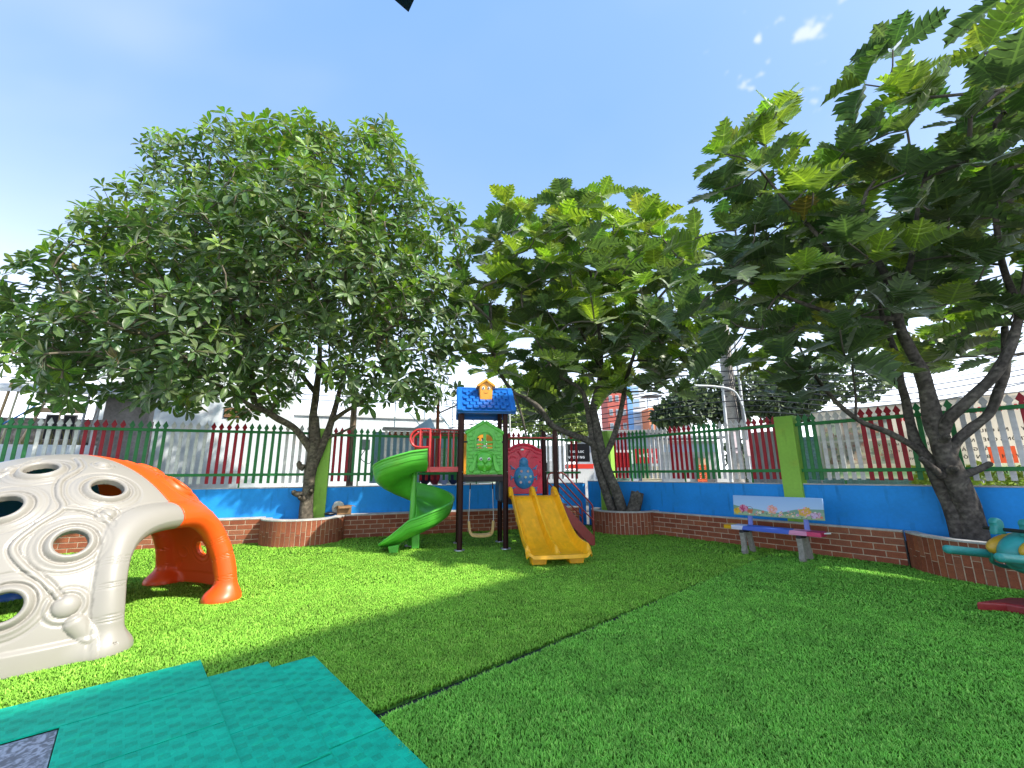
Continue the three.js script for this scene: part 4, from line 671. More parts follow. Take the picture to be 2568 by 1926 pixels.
  const tones = [0.08, 0.34, 0.62, 0.9].map((y) => leafMat(K.map, [0, 1, 2].map((k) => mix(o.cOld[k], o.cYoungLit[k], y)), o.gloss)); tones.push(leafMat(K.map, [0.42, 0.32, 0.05]));
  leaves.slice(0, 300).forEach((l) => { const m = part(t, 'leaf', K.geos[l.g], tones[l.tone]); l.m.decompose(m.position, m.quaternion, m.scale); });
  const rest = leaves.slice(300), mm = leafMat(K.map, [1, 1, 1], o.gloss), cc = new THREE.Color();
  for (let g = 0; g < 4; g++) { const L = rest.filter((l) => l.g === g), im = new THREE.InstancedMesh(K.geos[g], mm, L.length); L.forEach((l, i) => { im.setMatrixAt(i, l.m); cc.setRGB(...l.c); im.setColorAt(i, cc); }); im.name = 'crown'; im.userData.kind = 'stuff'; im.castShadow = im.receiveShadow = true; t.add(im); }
  console.log(o.leaf, 'tips', tips.length, 'leaves', leaves.length);
}
growTree({
  seed: 101, leaf: 'oval', label: 'widest tree with a dense round crown of small oval leaves, in the sunlit planter', base: V(-4.88, 0.4, -10.2), bark: [0.2, 0.17, 0.125], twig: 0.0065,
  limbs: [
    { name: 'trunk', r: [0.235, 0.2, 0.185, 0.185, 0.19, 0.15], wob: 0.3, from: 0.9, pts: [[-4.87, 0.3, -10.2], [-4.88, 0.85, -10.18], [-4.87, 1.32, -10.2], [-4.85, 1.93, -10.22], [-4.86, 2.3, -10.25], [-4.95, 2.9, -10.3]] },
    { name: 'limb', r: [0.12, 0.1, 0.09, 0.075, 0.05, 0.03], pts: [[-4.85, 2.0, -10.22], [-5.05, 2.33, -10.1], [-5.23, 2.6, -9.9], [-5.52, 2.81, -9.6], [-5.89, 3.14, -9.4], [-5.98, 3.67, -9.3], [-6.02, 4.2, -9.2], [-6.19, 4.96, -8.9]] },
    { name: 'limb', r: [0.15, 0.12, 0.1, 0.08, 0.05, 0.03], pts: [[-4.9, 2.5, -10.27], [-4.97, 2.9, -10.3], [-4.95, 3.56, -10.3], [-4.94, 4.24, -10.3], [-4.99, 5.23, -10.2], [-5.22, 6.48, -10.0]] },
    { name: 'limb', r: [0.13, 0.12, 0.1, 0.08, 0.06, 0.035], pts: [[-4.83, 1.7, -10.22], [-4.68, 2.2, -10.3], [-4.56, 2.74, -10.4], [-4.55, 3.27, -10.6], [-4.51, 4.0, -10.8], [-4.24, 5.17, -11.0]] },
    { name: 'limb', r: [0.08, 0.06, 0.055, 0.04, 0.025], pts: [[-4.55, 2.8, -10.4], [-4.11, 3.04, -10.2], [-3.6, 3.29, -10.0], [-3.32, 3.76, -9.8], [-2.82, 4.39, -9.6]] },
    { name: 'limb', r: [0.045, 0.035, 0.02], pts: [[-4.62, 2.35, -10.3], [-4.16, 2.52, -10.2], [-3.84, 2.65, -10.1]] },
    { name: 'limb', r: [0.06, 0.05, 0.04, 0.025], pts: [[-5.5, 2.8, -9.62], [-6.01, 3.14, -9.0], [-6.44, 3.6, -8.3], [-7.01, 4.1, -7.7]] },
    { name: 'limb', r: [0.08, 0.06, 0.05, 0.03], pts: [[-4.95, 3.5, -10.3], [-6.06, 4.55, -10.8], [-7.89, 6.14, -11.0], [-9.28, 7.6, -11.2]] },
  ],
  knots: [[[-4.95, 1.02, -10.1], [-5.08, 1.06, -10.02], [-5.12, 1.1, -9.98]], [[-4.9, 0.95, -10.05], [-4.93, 0.97, -9.98], [-4.94, 0.98, -9.95]], [[-4.78, 1.1, -10.08], [-4.71, 1.12, -10.0], [-4.7, 1.13, -9.97]], [[-5.0, 1.65, -10.15], [-5.1, 1.7, -10.12], [-5.11, 1.78, -10.1]]], knotR: [0.085, 0.06, 0.055],
  blobs: [[-5.7, 9.2, -10, 1.64], [-7.89, 9.22, -10, 1.31], [-3.85, 9.44, -10, 1.21], [-8.67, 7.87, -9.6, 1.34], [-2.71, 7.49, -10.2, 1.51], [-4.75, 6.57, -8.6, 1.73], [-6.18, 5.78, -8.2, 1.46], [-8.56, 6.01, -8.6, 1.26], [-10.01, 5.53, -8.8, 1.0], [-10.15, 4.33, -8.6, 0.86], [-8.21, 4.04, -8, 1.04], [-6.53, 4.04, -7.8, 1.1], [-3.4, 5.7, -8.9, 1.25], [-2.13, 5.23, -9.4, 1.15], [-4.63, 4.5, -8.9, 1.05], [-6.18, 3.87, -9.4, 1.02], [-3.48, 4.2, -9.6, 1.05], [-2.17, 3.94, -9.8, 0.87], [-7.29, 3.25, -8.6, 0.6], [-9.11, 3.31, -8.4, 0.58], [-7.22, 8.05, -11.8, 2.48], [-9.24, 6.48, -11.5, 2.13], [-4.32, 7.36, -11.8, 2.09], [-5.59, 10.35, -10, 0.78], [-3.78, 10.91, -10.2, 0.57], [-9.1, 9.9, -9.6, 0.64], [-7.62, 10.49, -10, 0.78], [-9.99, 7.61, -9.2, 0.59], [-11.2, 4.6, -9.4, 0.7]],
  lift: 0.55, gloss: 1.0, area: 0.15, gap: 0.25, inner: 0.4, minY: 2.75, nLeaf: [9, 12], size: 0.28, tilt: [0.45, 1.5], sag: 0.3, yRange: [3, 11], dry: 0.004, cOld: [0.13, 0.25, 0.06], cYoungLit: [0.4, 0.66, 0.04],
});
growTree({
  seed: 202, leaf: 'bread', label: 'middle tree with lobed leaves leaning left in the corner planter', base: V(2.75, 0.4, -11.3), bark: [0.2, 0.18, 0.15], twig: 0.0125,
  limbs: [
    { name: 'trunk', r: [0.19, 0.16, 0.14, 0.13, 0.11, 0.09, 0.07, 0.05, 0.03], from: 0.5, pts: [[2.73, 0.3, -11.35], [2.55, 0.71, -11.3], [2.37, 1.25, -11.25], [2.22, 1.85, -11.2], [2.17, 2.3, -11.2], [2.09, 2.86, -11.2], [2.0, 3.38, -11.1], [1.85, 3.71, -11.0], [1.42, 3.92, -10.8], [1.12, 4.09, -10.6], [0.68, 4.76, -10.2]] },
    { name: 'trunk', r: [0.2, 0.175, 0.16, 0.15, 0.13, 0.1, 0.075, 0.05], from: 0.5, pts: [[2.9, 0.3, -11.2], [2.7, 0.94, -11.1], [2.47, 1.6, -11.1], [2.32, 2.25, -11.1], [2.25, 2.8, -11.1], [2.22, 3.25, -11.2], [2.37, 3.77, -11.3], [2.5, 4.25, -11.3], [2.49, 5.82, -11.3], [2.31, 7.27, -11.2]] },
    { name: 'limb', r: [0.12, 0.11, 0.1, 0.09, 0.08, 0.06, 0.04], from: 0.45, pts: [[2.3, 2.1, -11.15], [2.0, 2.32, -11.05], [1.61, 2.45, -10.9], [1.02, 2.7, -10.7], [0.75, 3.05, -10.5], [0.41, 3.33, -10.4], [0.02, 3.52, -10.3], [-0.44, 4.34, -10.2], [-0.55, 5.86, -10.2]] },
    { name: 'limb', r: [0.045, 0.035, 0.03], grow: false, pts: [[0.02, 3.52, -10.3], [0.22, 2.97, -10.4], [0.36, 2.39, -10.5]] },
    { name: 'limb', r: [0.1, 0.095, 0.085, 0.08, 0.07, 0.05, 0.03], from: 0.5, pts: [[2.33, 1.75, -11.1], [2.62, 2.34, -10.9], [2.8, 2.91, -10.8], [2.91, 3.4, -10.7], [2.99, 3.8, -10.7], [3.34, 4.84, -10.5], [3.81, 5.92, -10.4]] },
    { name: 'limb', r: [0.06, 0.05, 0.035, 0.025], pts: [[2.47, 4.4, -11.3], [2.0, 5.2, -11.0], [1.5, 6.2, -10.8], [1.2, 7.1, -10.8]] },
  ],
  knots: [[[3.0, 0.4, -11.0], [3.12, 0.75, -10.95], [3.18, 1.0, -10.93]]], knotR: [0.17, 0.155, 0.15],
  blobs: [[2.36, 8.3, -11.2, 1.45], [0.21, 7.82, -10.8, 1.2], [3.91, 7.53, -11, 1.2], [1.22, 6.21, -10, 1.5], [-0.45, 5.86, -10.2, 0.94], [2.77, 5.45, -9.8, 1.35], [4.49, 5.54, -10.6, 0.97], [1.19, 4.54, -10.2, 1.1], [-0.14, 4.34, -10.2, 0.81], [3.27, 4.37, -10.4, 0.95], [4.39, 4.15, -10.4, 0.62], [2.31, 4.77, -11.8, 1.3], [2.75, 7.23, -12.2, 1.9], [1.89, 9.1, -11, 0.6], [-0.35, 8.46, -10.6, 0.5], [3.29, 8.69, -11, 0.55], [3.71, 3.78, -10.6, 0.5], [1.04, 3.3, -11.2, 0.5], [-1.3, 4.1, -9.9, 0.4], [1.6, 3.2, -11.6, 0.4]],
  lift: 1.4, brightShare: 0.18, gloss: 0.85, area: 0.56, gap: 0.53, inner: 0.25, minY: 2.6, nLeaf: [6, 8], size: 0.66, tilt: [0.15, 1.3], sag: 0.2, yRange: [3, 9.5], dry: 0.003, cOld: [0.13, 0.24, 0.07], cYoungLit: [0.55, 0.8, 0.05],
});
growTree({
  seed: 303, leaf: 'bread', label: 'large tree with lobed leaves at the right edge, in the planter by the rocking toy', base: V(6.72, 0.4, -6.55), bark: [0.17, 0.15, 0.13], twig: 0.0115,
  limbs: [
    { name: 'trunk', r: [0.17, 0.15, 0.135, 0.125, 0.11, 0.09, 0.08, 0.07, 0.055, 0.03], from: 0.5, wob: 0.25, pts: [[6.8, 0.3, -6.64], [6.74, 0.78, -6.62], [6.66, 1.13, -6.62], [6.58, 1.43, -6.62], [6.54, 1.68, -6.65], [6.46, 1.92, -6.7], [6.48, 2.2, -6.75], [6.53, 2.63, -6.8], [6.51, 2.91, -6.8], [6.54, 3.35, -6.8], [6.53, 4.1, -6.9], [6.59, 5.3, -7.0]] },
    { name: 'trunk', r: [0.22, 0.2, 0.19, 0.18, 0.14, 0.11, 0.095, 0.085, 0.07, 0.05], from: 0.5, wob: 0.25, pts: [[6.86, 0.3, -6.5], [6.82, 0.85, -6.48], [6.7, 1.28, -6.42], [6.6, 1.67, -6.4], [6.52, 2.11, -6.4], [6.46, 2.55, -6.35], [6.39, 2.96, -6.3], [6.25, 3.32, -6.25], [6.12, 3.6, -6.2], [6.09, 4.04, -6.2], [6.07, 4.48, -6.2], [5.82, 5.02, -6.1], [5.7, 5.68, -6.0]] },
    { name: 'limb', r: [0.11, 0.1, 0.09, 0.085, 0.08, 0.06, 0.04], from: 0.5, pts: [[6.53, 1.95, -6.4], [6.54, 2.26, -6.2], [6.64, 2.46, -6.0], [6.87, 2.79, -5.8], [7.05, 3.1, -5.7], [7.29, 3.72, -5.6], [7.5, 4.53, -5.5]] },
    { name: 'limb', r: [0.1, 0.085, 0.08, 0.075, 0.07, 0.05], from: 0.6, pts: [[6.58, 1.62, -6.38], [6.66, 1.9, -6.3], [6.85, 2.11, -6.2], [7.04, 2.3, -6.1], [7.14, 2.61, -6.0], [7.33, 2.93, -6.0], [7.5, 3.62, -6.0]] },
    { name: 'limb', r: [0.075, 0.06, 0.05, 0.045, 0.035, 0.02], from: 0.7, pts: [[6.58, 1.6, -6.64], [6.35, 1.83, -6.6], [5.97, 2.08, -6.6], [5.58, 2.25, -6.6], [5.33, 2.56, -6.7], [5.17, 3.09, -6.9], [5.03, 3.7, -7.0]] },
    { name: 'limb', r: [0.025, 0.022, 0.018], from: 0.8, pts: [[5.48, 2.3, -6.6], [5.54, 2.63, -6.6], [5.57, 3.03, -6.6]] },
    { name: 'limb', r: [0.06, 0.05, 0.04, 0.03, 0.02], pts: [[6.07, 3.84, -6.2], [5.33, 3.82, -6.1], [4.83, 3.96, -6.1], [4.32, 4.25, -6.2], [3.84, 4.63, -6.4]] },
    { name: 'limb', r: [0.06, 0.05, 0.045, 0.04, 0.03, 0.02], pts: [[6.08, 4.2, -6.2], [5.36, 4.44, -6.0], [5.08, 4.65, -5.9], [4.87, 5.05, -5.9], [4.56, 5.69, -6.0], [4.25, 6.6, -6.2]] },
    { name: 'limb', r: [0.06, 0.05, 0.04, 0.03, 0.02], pts: [[6.1, 4.1, -6.2], [6.28, 4.67, -6.0], [6.32, 5.04, -5.9], [6.39, 5.74, -5.7], [6.5, 6.29, -5.5]] },
    { name: 'limb', r: [0.06, 0.05, 0.04, 0.03], pts: [[7.29, 3.72, -5.6], [7.6, 4.6, -5.9], [7.5, 5.6, -5.7], [7.3, 6.6, -5.3]] },
  ],
  knots: [[[6.5, 1.42, -6.45], [6.2, 1.58, -6.32], [6.08, 1.66, -6.27]], [[6.7, 1.42, -6.35], [6.84, 1.5, -6.24], [6.94, 1.58, -6.16]], [[6.5, 1.95, -6.3], [6.47, 1.97, -6.24], [6.46, 1.98, -6.2]], [[6.5, 1.5, -6.28], [6.46, 1.51, -6.2], [6.45, 1.52, -6.17]]], knotR: [0.065, 0.045, 0.04],
  blobs: [[4.76, 7.33, -6.2, 0.5], [4.16, 6.53, -6.3, 0.56], [3.61, 5.74, -6.5, 0.42], [3.44, 4.63, -6.4, 0.4], [4.07, 5.24, -6.2, 0.68], [4.8, 5.83, -5.8, 0.66], [5.82, 6.56, -5.8, 0.5], [6.36, 7.9, -5.6, 0.46], [6.4, 6.56, -5.4, 0.67], [7.02, 7.2, -5.0, 0.64], [7.6, 8.08, -5.0, 0.5], [7.06, 5.97, -5.3, 0.76], [5.58, 5.26, -5.8, 0.81], [4.72, 4.51, -5.9, 0.7], [3.67, 3.79, -6.4, 0.54], [4.48, 3.58, -6.2, 0.62], [6.37, 4.99, -5.6, 0.84], [7.19, 4.66, -5.5, 0.75], [5.66, 4.15, -6.0, 0.7], [7.16, 3.83, -6.2, 0.7], [5.37, 3.1, -6.5, 0.5], [4.53, 3.05, -6.8, 0.42], [7.81, 3.43, -6.2, 0.5], [6.6, 6.08, -7.6, 1.21], [8.42, 5.19, -7.6, 1.26], [5.24, 5.04, -7.6, 0.94], [9.3, 7.06, -6.6, 1.1], [7.33, 3.72, -7.6, 0.68], [8.2, 6.6, -5.8, 0.9]],
  lift: 1.35, brightShare: 0.15, gloss: 0.8, area: 0.55, gap: 0.47, inner: 0.1, minY: 2.35, nLeaf: [5, 8], size: 0.57, tilt: [0.15, 1.3], sag: 0.2, yRange: [3, 8.5], dry: 0.004, cOld: [0.105, 0.205, 0.068], cYoungLit: [0.52, 0.76, 0.055],
  keepOut: (p) => p.z > -4.3,
});
// ------------------------------------------------------------ bench
{
  const t = thing('bench', 'concrete bench with a crayon-like painted seat and a landscape painted on its back', 'bench', [4.28, 0.004, -8.15], -0.9175);
  const conc = mat([0.4, 0.4, 0.37], 0.85, { map: brickMap, bumpMap: brickBump, bumpScale: 0.004 }), lilac = mat([0.2, 0.26, 0.66], 0.55, { map: scuff }), dark = mat([0.03, 0.03, 0.035], 0.7);
  for (const x of [0.0, 0.93]) {
    const s = poly([[0.02, 0], [-0.1, 0], [-0.11, 0.05], [-0.075, 0.09], [-0.075, 0.36], [0.0, 0.40], [-0.29, 0.40], [-0.36, 0.40], [-0.36, 0.36], [-0.22, 0.33], [-0.30, 0.0], [-0.38, 0.0], [-0.3, 0.36], [-0.3, 0.4], [0.03, 0.4], [0.04, 0.3], [0.03, 0.1]]);
    const front = poly([[0.03, 0], [-0.055, 0], [-0.06, 0.06], [-0.04, 0.1], [-0.045, 0.39], [0.06, 0.39], [0.035, 0.3], [0.025, 0.12], [0.045, 0.06]]), rear = poly([[-0.3, 0], [-0.38, 0], [-0.27, 0.39], [-0.2, 0.39]]);
    part(t, 'leg', [extrude(front, 0.085, 0.006, 2).rotateY(-Math.PI / 2).translate(x + 0.042, 0, 0), extrude(rear, 0.085, 0.006, 2).rotateY(-Math.PI / 2).translate(x + 0.042, 0, 0)], conc);
    part(t, 'bracket', [box(0.07, 0.05, 0.4, x, 0.405, -0.14, 0.006)], dark);
    const bp = box(0.075, 0.62, 0.05, 0, 0.31, 0, 0.008); bp.rotateX(-0.12); bp.translate(x + 0.03, 0.4, -0.285); part(t, 'back_post', bp, lilac);
  }
  // front and rear run of local z: the yard is at +z
  const seatTex = canvasTex(1024, 128, (g, w, h) => {
    g.fillStyle = '#4f6fd6'; g.fillRect(0, 0, w, h);
    g.fillStyle = '#d8dcf2'; g.beginPath(); g.moveTo(0.09 * w, 0); g.lineTo(0.2 * w, 0); g.lineTo(0.25 * w, h * 0.55); g.lineTo(0.21 * w, h); g.lineTo(0.09 * w, h); g.fill();
    g.fillStyle = '#e3b21a'; g.fillRect(0, 0, 0.09 * w, h); g.fillStyle = '#d99a12'; g.fillRect(0, h * 0.55, 0.09 * w, h * 0.3);
    g.fillStyle = '#e69abf'; g.beginPath(); g.moveTo(0.7 * w, 0); g.lineTo(w, 0); g.lineTo(w, h); g.lineTo(0.7 * w, h); g.lineTo(0.73 * w, h * 0.6); g.fill(); g.fillStyle = '#c75f97'; g.beginPath(); g.moveTo(0.74 * w, h * 0.35); g.lineTo(0.88 * w, h * 0.5); g.lineTo(0.88 * w, h * 0.75); g.lineTo(0.74 * w, h * 0.5); g.fill();
    g.fillStyle = '#b81e4a'; g.fillRect(0.875 * w, 0, 0.125 * w, h); g.fillStyle = '#d94c74'; g.fillRect(0.875 * w, h * 0.78, 0.125 * w, h * 0.22);
    const R = rng(3); for (let i = 0; i < 500; i++) { g.fillStyle = R() > 0.5 ? 'rgba(255,255,255,0.06)' : 'rgba(20,20,60,0.05)'; g.fillRect(R() * w, R() * h, 10 + R() * 60, 1 + R() * 3); }
  });
  const seat = box(1.58, 0.075, 0.3, 0.455, 0.465, -0.13, 0.012); { const p = seat.attributes.position, u = seat.attributes.uv; for (let i = 0; i < p.count; i++) u.setXY(i, (p.getX(i) + 0.335) / 1.58, 1 - clamp((p.getZ(i) + 0.28 + (0.5025 - p.getY(i)) * 1.0) / 0.38)); }
  part(t, 'seat', seat, mat([0.88, 0.88, 0.88], 0.5, { map: seatTex }));
  const backTex = canvasTex(1024, 256, (g, w, h) => {
    const sky = g.createLinearGradient(0, 0, 0, h); sky.addColorStop(0, '#9cc3f0'); sky.addColorStop(1, '#bfdcf5'); g.fillStyle = sky; g.fillRect(0, 0, w, h);
    const hill = (c, f) => { g.fillStyle = c; g.beginPath(); g.moveTo(0, h); for (let x = 0; x <= w; x += 8) g.lineTo(x, f(x / w) * h); g.lineTo(w, h); g.fill(); };
    hill('#7da48c', (u) => 0.62 - 0.13 * Math.sin(u * 6.2 + 1.9) + 0.03 * Math.sin(u * 15)); hill('#8fae93', (u) => 0.74 - 0.1 * Math.sin(u * 7 + 0.4)); hill('#9bb88f', (u) => 0.86 - 0.04 * Math.sin(u * 9 + 2));
    const R = rng(9); const flower = (x, y, c, s) => { g.strokeStyle = '#56775e'; g.lineWidth = 2; g.beginPath(); g.moveTo(x, y + s * 3); g.lineTo(x, y); g.stroke(); g.fillStyle = c; for (let k = 0; k < 5; k++) { g.beginPath(); g.arc(x + Math.cos(k * 1.257) * s, y + Math.sin(k * 1.257) * s, s * 0.7, 0, 7); g.fill(); } g.fillStyle = '#c99a3a'; g.beginPath(); g.arc(x, y, s * 0.5, 0, 7); g.fill(); };
    for (let i = 0; i < 46; i++) flower(R() * w, h * (0.68 + 0.26 * R()), ['#f3e9d8', '#e8b79a', '#d8806c', '#f5dca8', '#cfa6cf'][i % 5], 5 + R() * 6);
    const tuft = (x, y) => { g.strokeStyle = 'rgba(70,100,70,0.7)'; g.lineWidth = 2; for (let k = -2; k <= 2; k++) { g.beginPath(); g.moveTo(x, y); g.lineTo(x + k * 6, y - 18 + Math.abs(k) * 3); g.stroke(); } }; for (let i = 0; i < 26; i++) tuft(R() * w, h * (0.75 + 0.23 * R()));
    // a wicker basket, a yellow sack, a pink and an orange bush of blossom
    const basket = (x, y, c) => { g.fillStyle = c; g.beginPath(); g.moveTo(x - 38, y); g.lineTo(x + 38, y); g.lineTo(x + 28, y + 46); g.lineTo(x - 28, y + 46); g.fill(); g.strokeStyle = '#7a4a30'; g.lineWidth = 4; g.beginPath(); g.arc(x, y, 36, Math.PI, 0); g.stroke(); g.lineWidth = 2; for (let k = 1; k < 4; k++) { g.beginPath(); g.moveTo(x - 34, y + k * 11); g.lineTo(x + 34, y + k * 11); g.stroke(); } };
    basket(210, 175, '#cf7d55');
    const bush = (x, y, r, c, d) => { for (let k = 0; k < 60; k++) { const a = R() * 6.28, q = Math.sqrt(R()) * r; g.fillStyle = k % 3 ? c : d; g.beginPath(); g.arc(x + Math.cos(a) * q, y + Math.sin(a) * q * 0.9, 7 + R() * 8, 0, 7); g.fill(); } };
    bush(130, 165, 48, '#d98aa6', '#b5406a'); bush(480, 160, 52, '#e8a68c', '#e9b9c9'); bush(830, 165, 60, '#dcae4a', '#e6a9bd'); bush(50, 200, 34, '#dcb63c', '#c79a2a'); bush(930, 205, 30, '#cdb6d6', '#a87a86');
  });
  const bk = new RoundedBoxGeometry(1.5, 0.37, 0.045, 2, 0.01); { const p = bk.attributes.position, u = bk.attributes.uv; for (let i = 0; i < p.count; i++) u.setXY(i, p.getX(i) / 1.5 + 0.5, p.getY(i) / 0.37 + 0.5); }
  bk.rotateX(-0.12); bk.translate(0.49, 0.85, -0.325); part(t, 'backrest', bk, mat([0.9, 0.9, 0.9], 0.5, { map: backTex }), 'backrest painted with sky, hills and flowers');
  part(t, 'rod_end', rod([1.24, 0.475, -0.16], [1.33, 0.485, -0.19], 0.012), mat([0.75, 0.75, 0.75], 0.4));
}
// ------------------------------------------------------------ spring rocking toy, cut by the right edge of the frame
{
  const t = thing('spring_rocker', 'teal and yellow spring rocking toy on a red cross-shaped base at the right edge', 'spring rocker', [5.78, 0.004, -4.72], 0.1);
  const teal = plasticM([0.035, 0.36, 0.33], 0.5), yel = plasticM([0.68, 0.40, 0.03], 0.5), pur = plasticM([0.3, 0.09, 0.12], 0.5), redP = plasticM([0.33, 0.018, 0.02], 0.5), blk = steelM([0.012, 0.012, 0.012], 0.5);
  const s = new THREE.Shape(); const pts = [[-0.76, 0.24], [-0.5, 0.17], [-0.42, 0.0], [-0.5, -0.17], [-0.74, -0.32], [-0.2, -0.36], [0, -0.3], [0.2, -0.36], [0.55, -0.26], [0.36, -0.14], [0.36, 0.14], [0.55, 0.26], [0.2, 0.36], [0, 0.3], [-0.2, 0.36]];
  pts.forEach((p, i) => i ? s.lineTo(...p) : s.moveTo(...p)); s.closePath();
  part(t, 'base', [extrude(s, 0.1, 0.025, 4, 3).rotateX(-Math.PI / 2).translate(0, 0, 0), new THREE.CylinderGeometry(0.17, 0.2, 0.05, 24).translate(0, 0.12, 0)], redP);
  const coil = []; for (let i = 0; i <= 90; i++) { const a = i / 90 * 2 * Math.PI * 5.5; coil.push([Math.cos(a) * 0.1, 0.12 + i / 90 * 0.26, Math.sin(a) * 0.1]); } part(t, 'spring', [tube(coil, 0.017, 220, 8), new THREE.CylinderGeometry(0.13, 0.1, 0.05, 20).translate(0, 0.38, 0)], blk);
  part(t, 'body', [ell(0.62, 0.25, 0.24, 0.0, 0.63, 0, 40, 24), ell(0.5, 0.13, 0.27, 0, 0.5, 0, 30, 16)], teal);
  for (const z of [-1, 1]) { part(t, 'yellow_band', ell(0.5, 0.155, 0.13, -0.1, 0.665, z * 0.14, 36, 18), yel); part(t, 'round_badge', ell(0.33, 0.105, 0.06, -0.03, 0.655, z * 0.225, 28, 14), pur); part(t, 'ridge', tube([[-0.56, 0.62, z * 0.12], [-0.45, 0.5, z * 0.24], [-0.2, 0.43, z * 0.275], [0.2, 0.43, z * 0.275], [0.45, 0.5, z * 0.22]], 0.022, 30, 8), teal); }
  const horn = new THREE.Shape(); horn.moveTo(-0.09, 0); horn.lineTo(0.05, 0); horn.bezierCurveTo(0.02, 0.06, 0.05, 0.1, 0.03, 0.14); horn.bezierCurveTo(-0.01, 0.19, -0.08, 0.18, -0.085, 0.12); horn.bezierCurveTo(-0.06, 0.08, -0.1, 0.05, -0.09, 0);
  for (const z of [-0.09, 0.09]) part(t, 'horn', extrude(horn, 0.07, 0.02, 8, 3).translate(-0.42 + z * 0.6, 0.81, z - 0.035), teal);
  part(t, 'grip', rod([-0.46, 0.86, -0.24], [-0.46, 0.86, 0.24], 0.02), blk);
  for (const z of [-0.2, 0.22]) part(t, 'foot_bar', tube([[-0.2, 0.55, z], [-0.6, 0.6, z * 1.05], [-1.0, 0.645, z * 1.1]], 0.045, 16, 12), teal), part(t, 'bar_end', ell(0.03, 0.045, 0.045, -1.0, 0.645, z * 1.1, 12, 10), teal);
  part(t, 'backrest', box(0.1, 0.4, 0.4, 0.45, 0.95, 0, 0.04), teal); part(t, 'seat', box(0.4, 0.06, 0.34, 0.15, 0.88, 0, 0.025), yel);
}
// ------------------------------------------------------------ small things left on the sunlit planter
{
  const t = thing('cardboard_box', 'open brown cardboard box on the wall ledge beside the left tree', 'box', atL(5.02, 0.561, -0.12).toArray(), TL + 0.1), kr = mat([0.33, 0.2, 0.1], 0.85, { map: brickMap });
  part(t, 'carton', [box(0.3, 0.2, 0.012, 0, 0.1, 0.11), box(0.3, 0.2, 0.012, 0, 0.1, -0.11), box(0.012, 0.2, 0.23, -0.15, 0.1, 0), box(0.012, 0.2, 0.23, 0.15, 0.1, 0), box(0.28, 0.01, 0.2, 0, 0.01, 0)], kr);
  const f = (g, x, y, z, rx, rz) => { g.rotateX(rx); g.rotateZ(rz); g.translate(x, y, z); part(t, 'flap', g, kr); };
  f(box(0.29, 0.006, 0.11, 0, 0, 0.055), 0, 0.2, 0.115, 0.5, 0); f(box(0.29, 0.006, 0.1, 0, 0, -0.05), 0, 0.2, -0.115, -0.9, 0); f(box(0.1, 0.006, 0.21, 0.05, 0, 0), 0.155, 0.2, 0, 0, -0.3); f(box(0.1, 0.006, 0.21, -0.05, 0, 0), -0.155, 0.2, 0, 0, 0.7);
  const b = thing('sack', 'pale crumpled sack leaning behind the cardboard box', 'sack', atL(4.87, 0.561, -0.24).toArray(), TL);
  const g = new THREE.SphereGeometry(1, 24, 16).scale(0.14, 0.15, 0.09).translate(0, 0.145, 0), p = g.attributes.position; for (let i = 0; i < p.count; i++) { const k = 0.85 + 0.35 * fbm(p.getX(i) * 14, p.getY(i) * 14, p.getZ(i) * 14, 3); p.setXYZ(i, p.getX(i) * k, Math.max(0, p.getY(i) * (0.9 + 0.12 * k)), p.getZ(i) * k); } g.computeVertexNormals(); part(b, 'cloth', g, mat([0.5, 0.5, 0.44], 0.8));
  const c = thing('plastic_bag', 'small black plastic bag lying flat beside the cardboard box', 'bag', atL(4.72, 0.561, 0.0).toArray(), TL + 0.3);
  const g2 = new THREE.SphereGeometry(1, 20, 12).scale(0.13, 0.035, 0.09).translate(0, 0.03, 0), q = g2.attributes.position; for (let i = 0; i < q.count; i++) { const k = 0.8 + 0.5 * fbm(q.getX(i) * 18, q.getY(i) * 30, q.getZ(i) * 18, 3); q.setXYZ(i, q.getX(i) * k, q.getY(i) * k, q.getZ(i) * k); } g2.computeVertexNormals(); part(c, 'film', g2, mat([0.015, 0.015, 0.018], 0.35));
}
// ------------------------------------------------------------ beyond the walls
const palePaint = mat([0.8, 0.86, 0.88], 0.8, { map: plaster, bumpMap: plasterBump, bumpScale: 0.004 }), whitePaint = mat([0.74, 0.75, 0.74], 0.8, { map: plaster }), darkIn = mat([0.015, 0.015, 0.018], 0.6), greyWall = mat([0.36, 0.35, 0.34], 0.85, { map: brickMap }), rust = mat([0.42, 0.15, 0.075], 0.7, { map: scuff }), woodM = mat([0.38, 0.22, 0.12], 0.8, { map: brickMap }), paleSteel = mat([0.55, 0.7, 0.72], 0.5), wireM = mat([0.02, 0.025, 0.035], 0.7);
const frameL = (off) => [L0[0] - Math.sin(TL) * off, 0, L0[2] - Math.cos(TL) * off], frameR = (off) => [R0[0] - Math.sin(TR) * off, 0, R0[2] - Math.cos(TR) * off];
function corrugated(w, h, pitch, amp, vertical = true, seg = 4) { const n = Math.round((vertical ? w : h) / pitch) * seg, g = vertical ? new THREE.PlaneGeometry(w, h, n, 1) : new THREE.PlaneGeometry(w, h, 1, n), p = g.attributes.position; for (let i = 0; i < p.count; i++) p.setZ(i, Math.sin((vertical ? p.getX(i) : p.getY(i)) / pitch * 6.283) * amp); g.computeVertexNormals(); return g; }
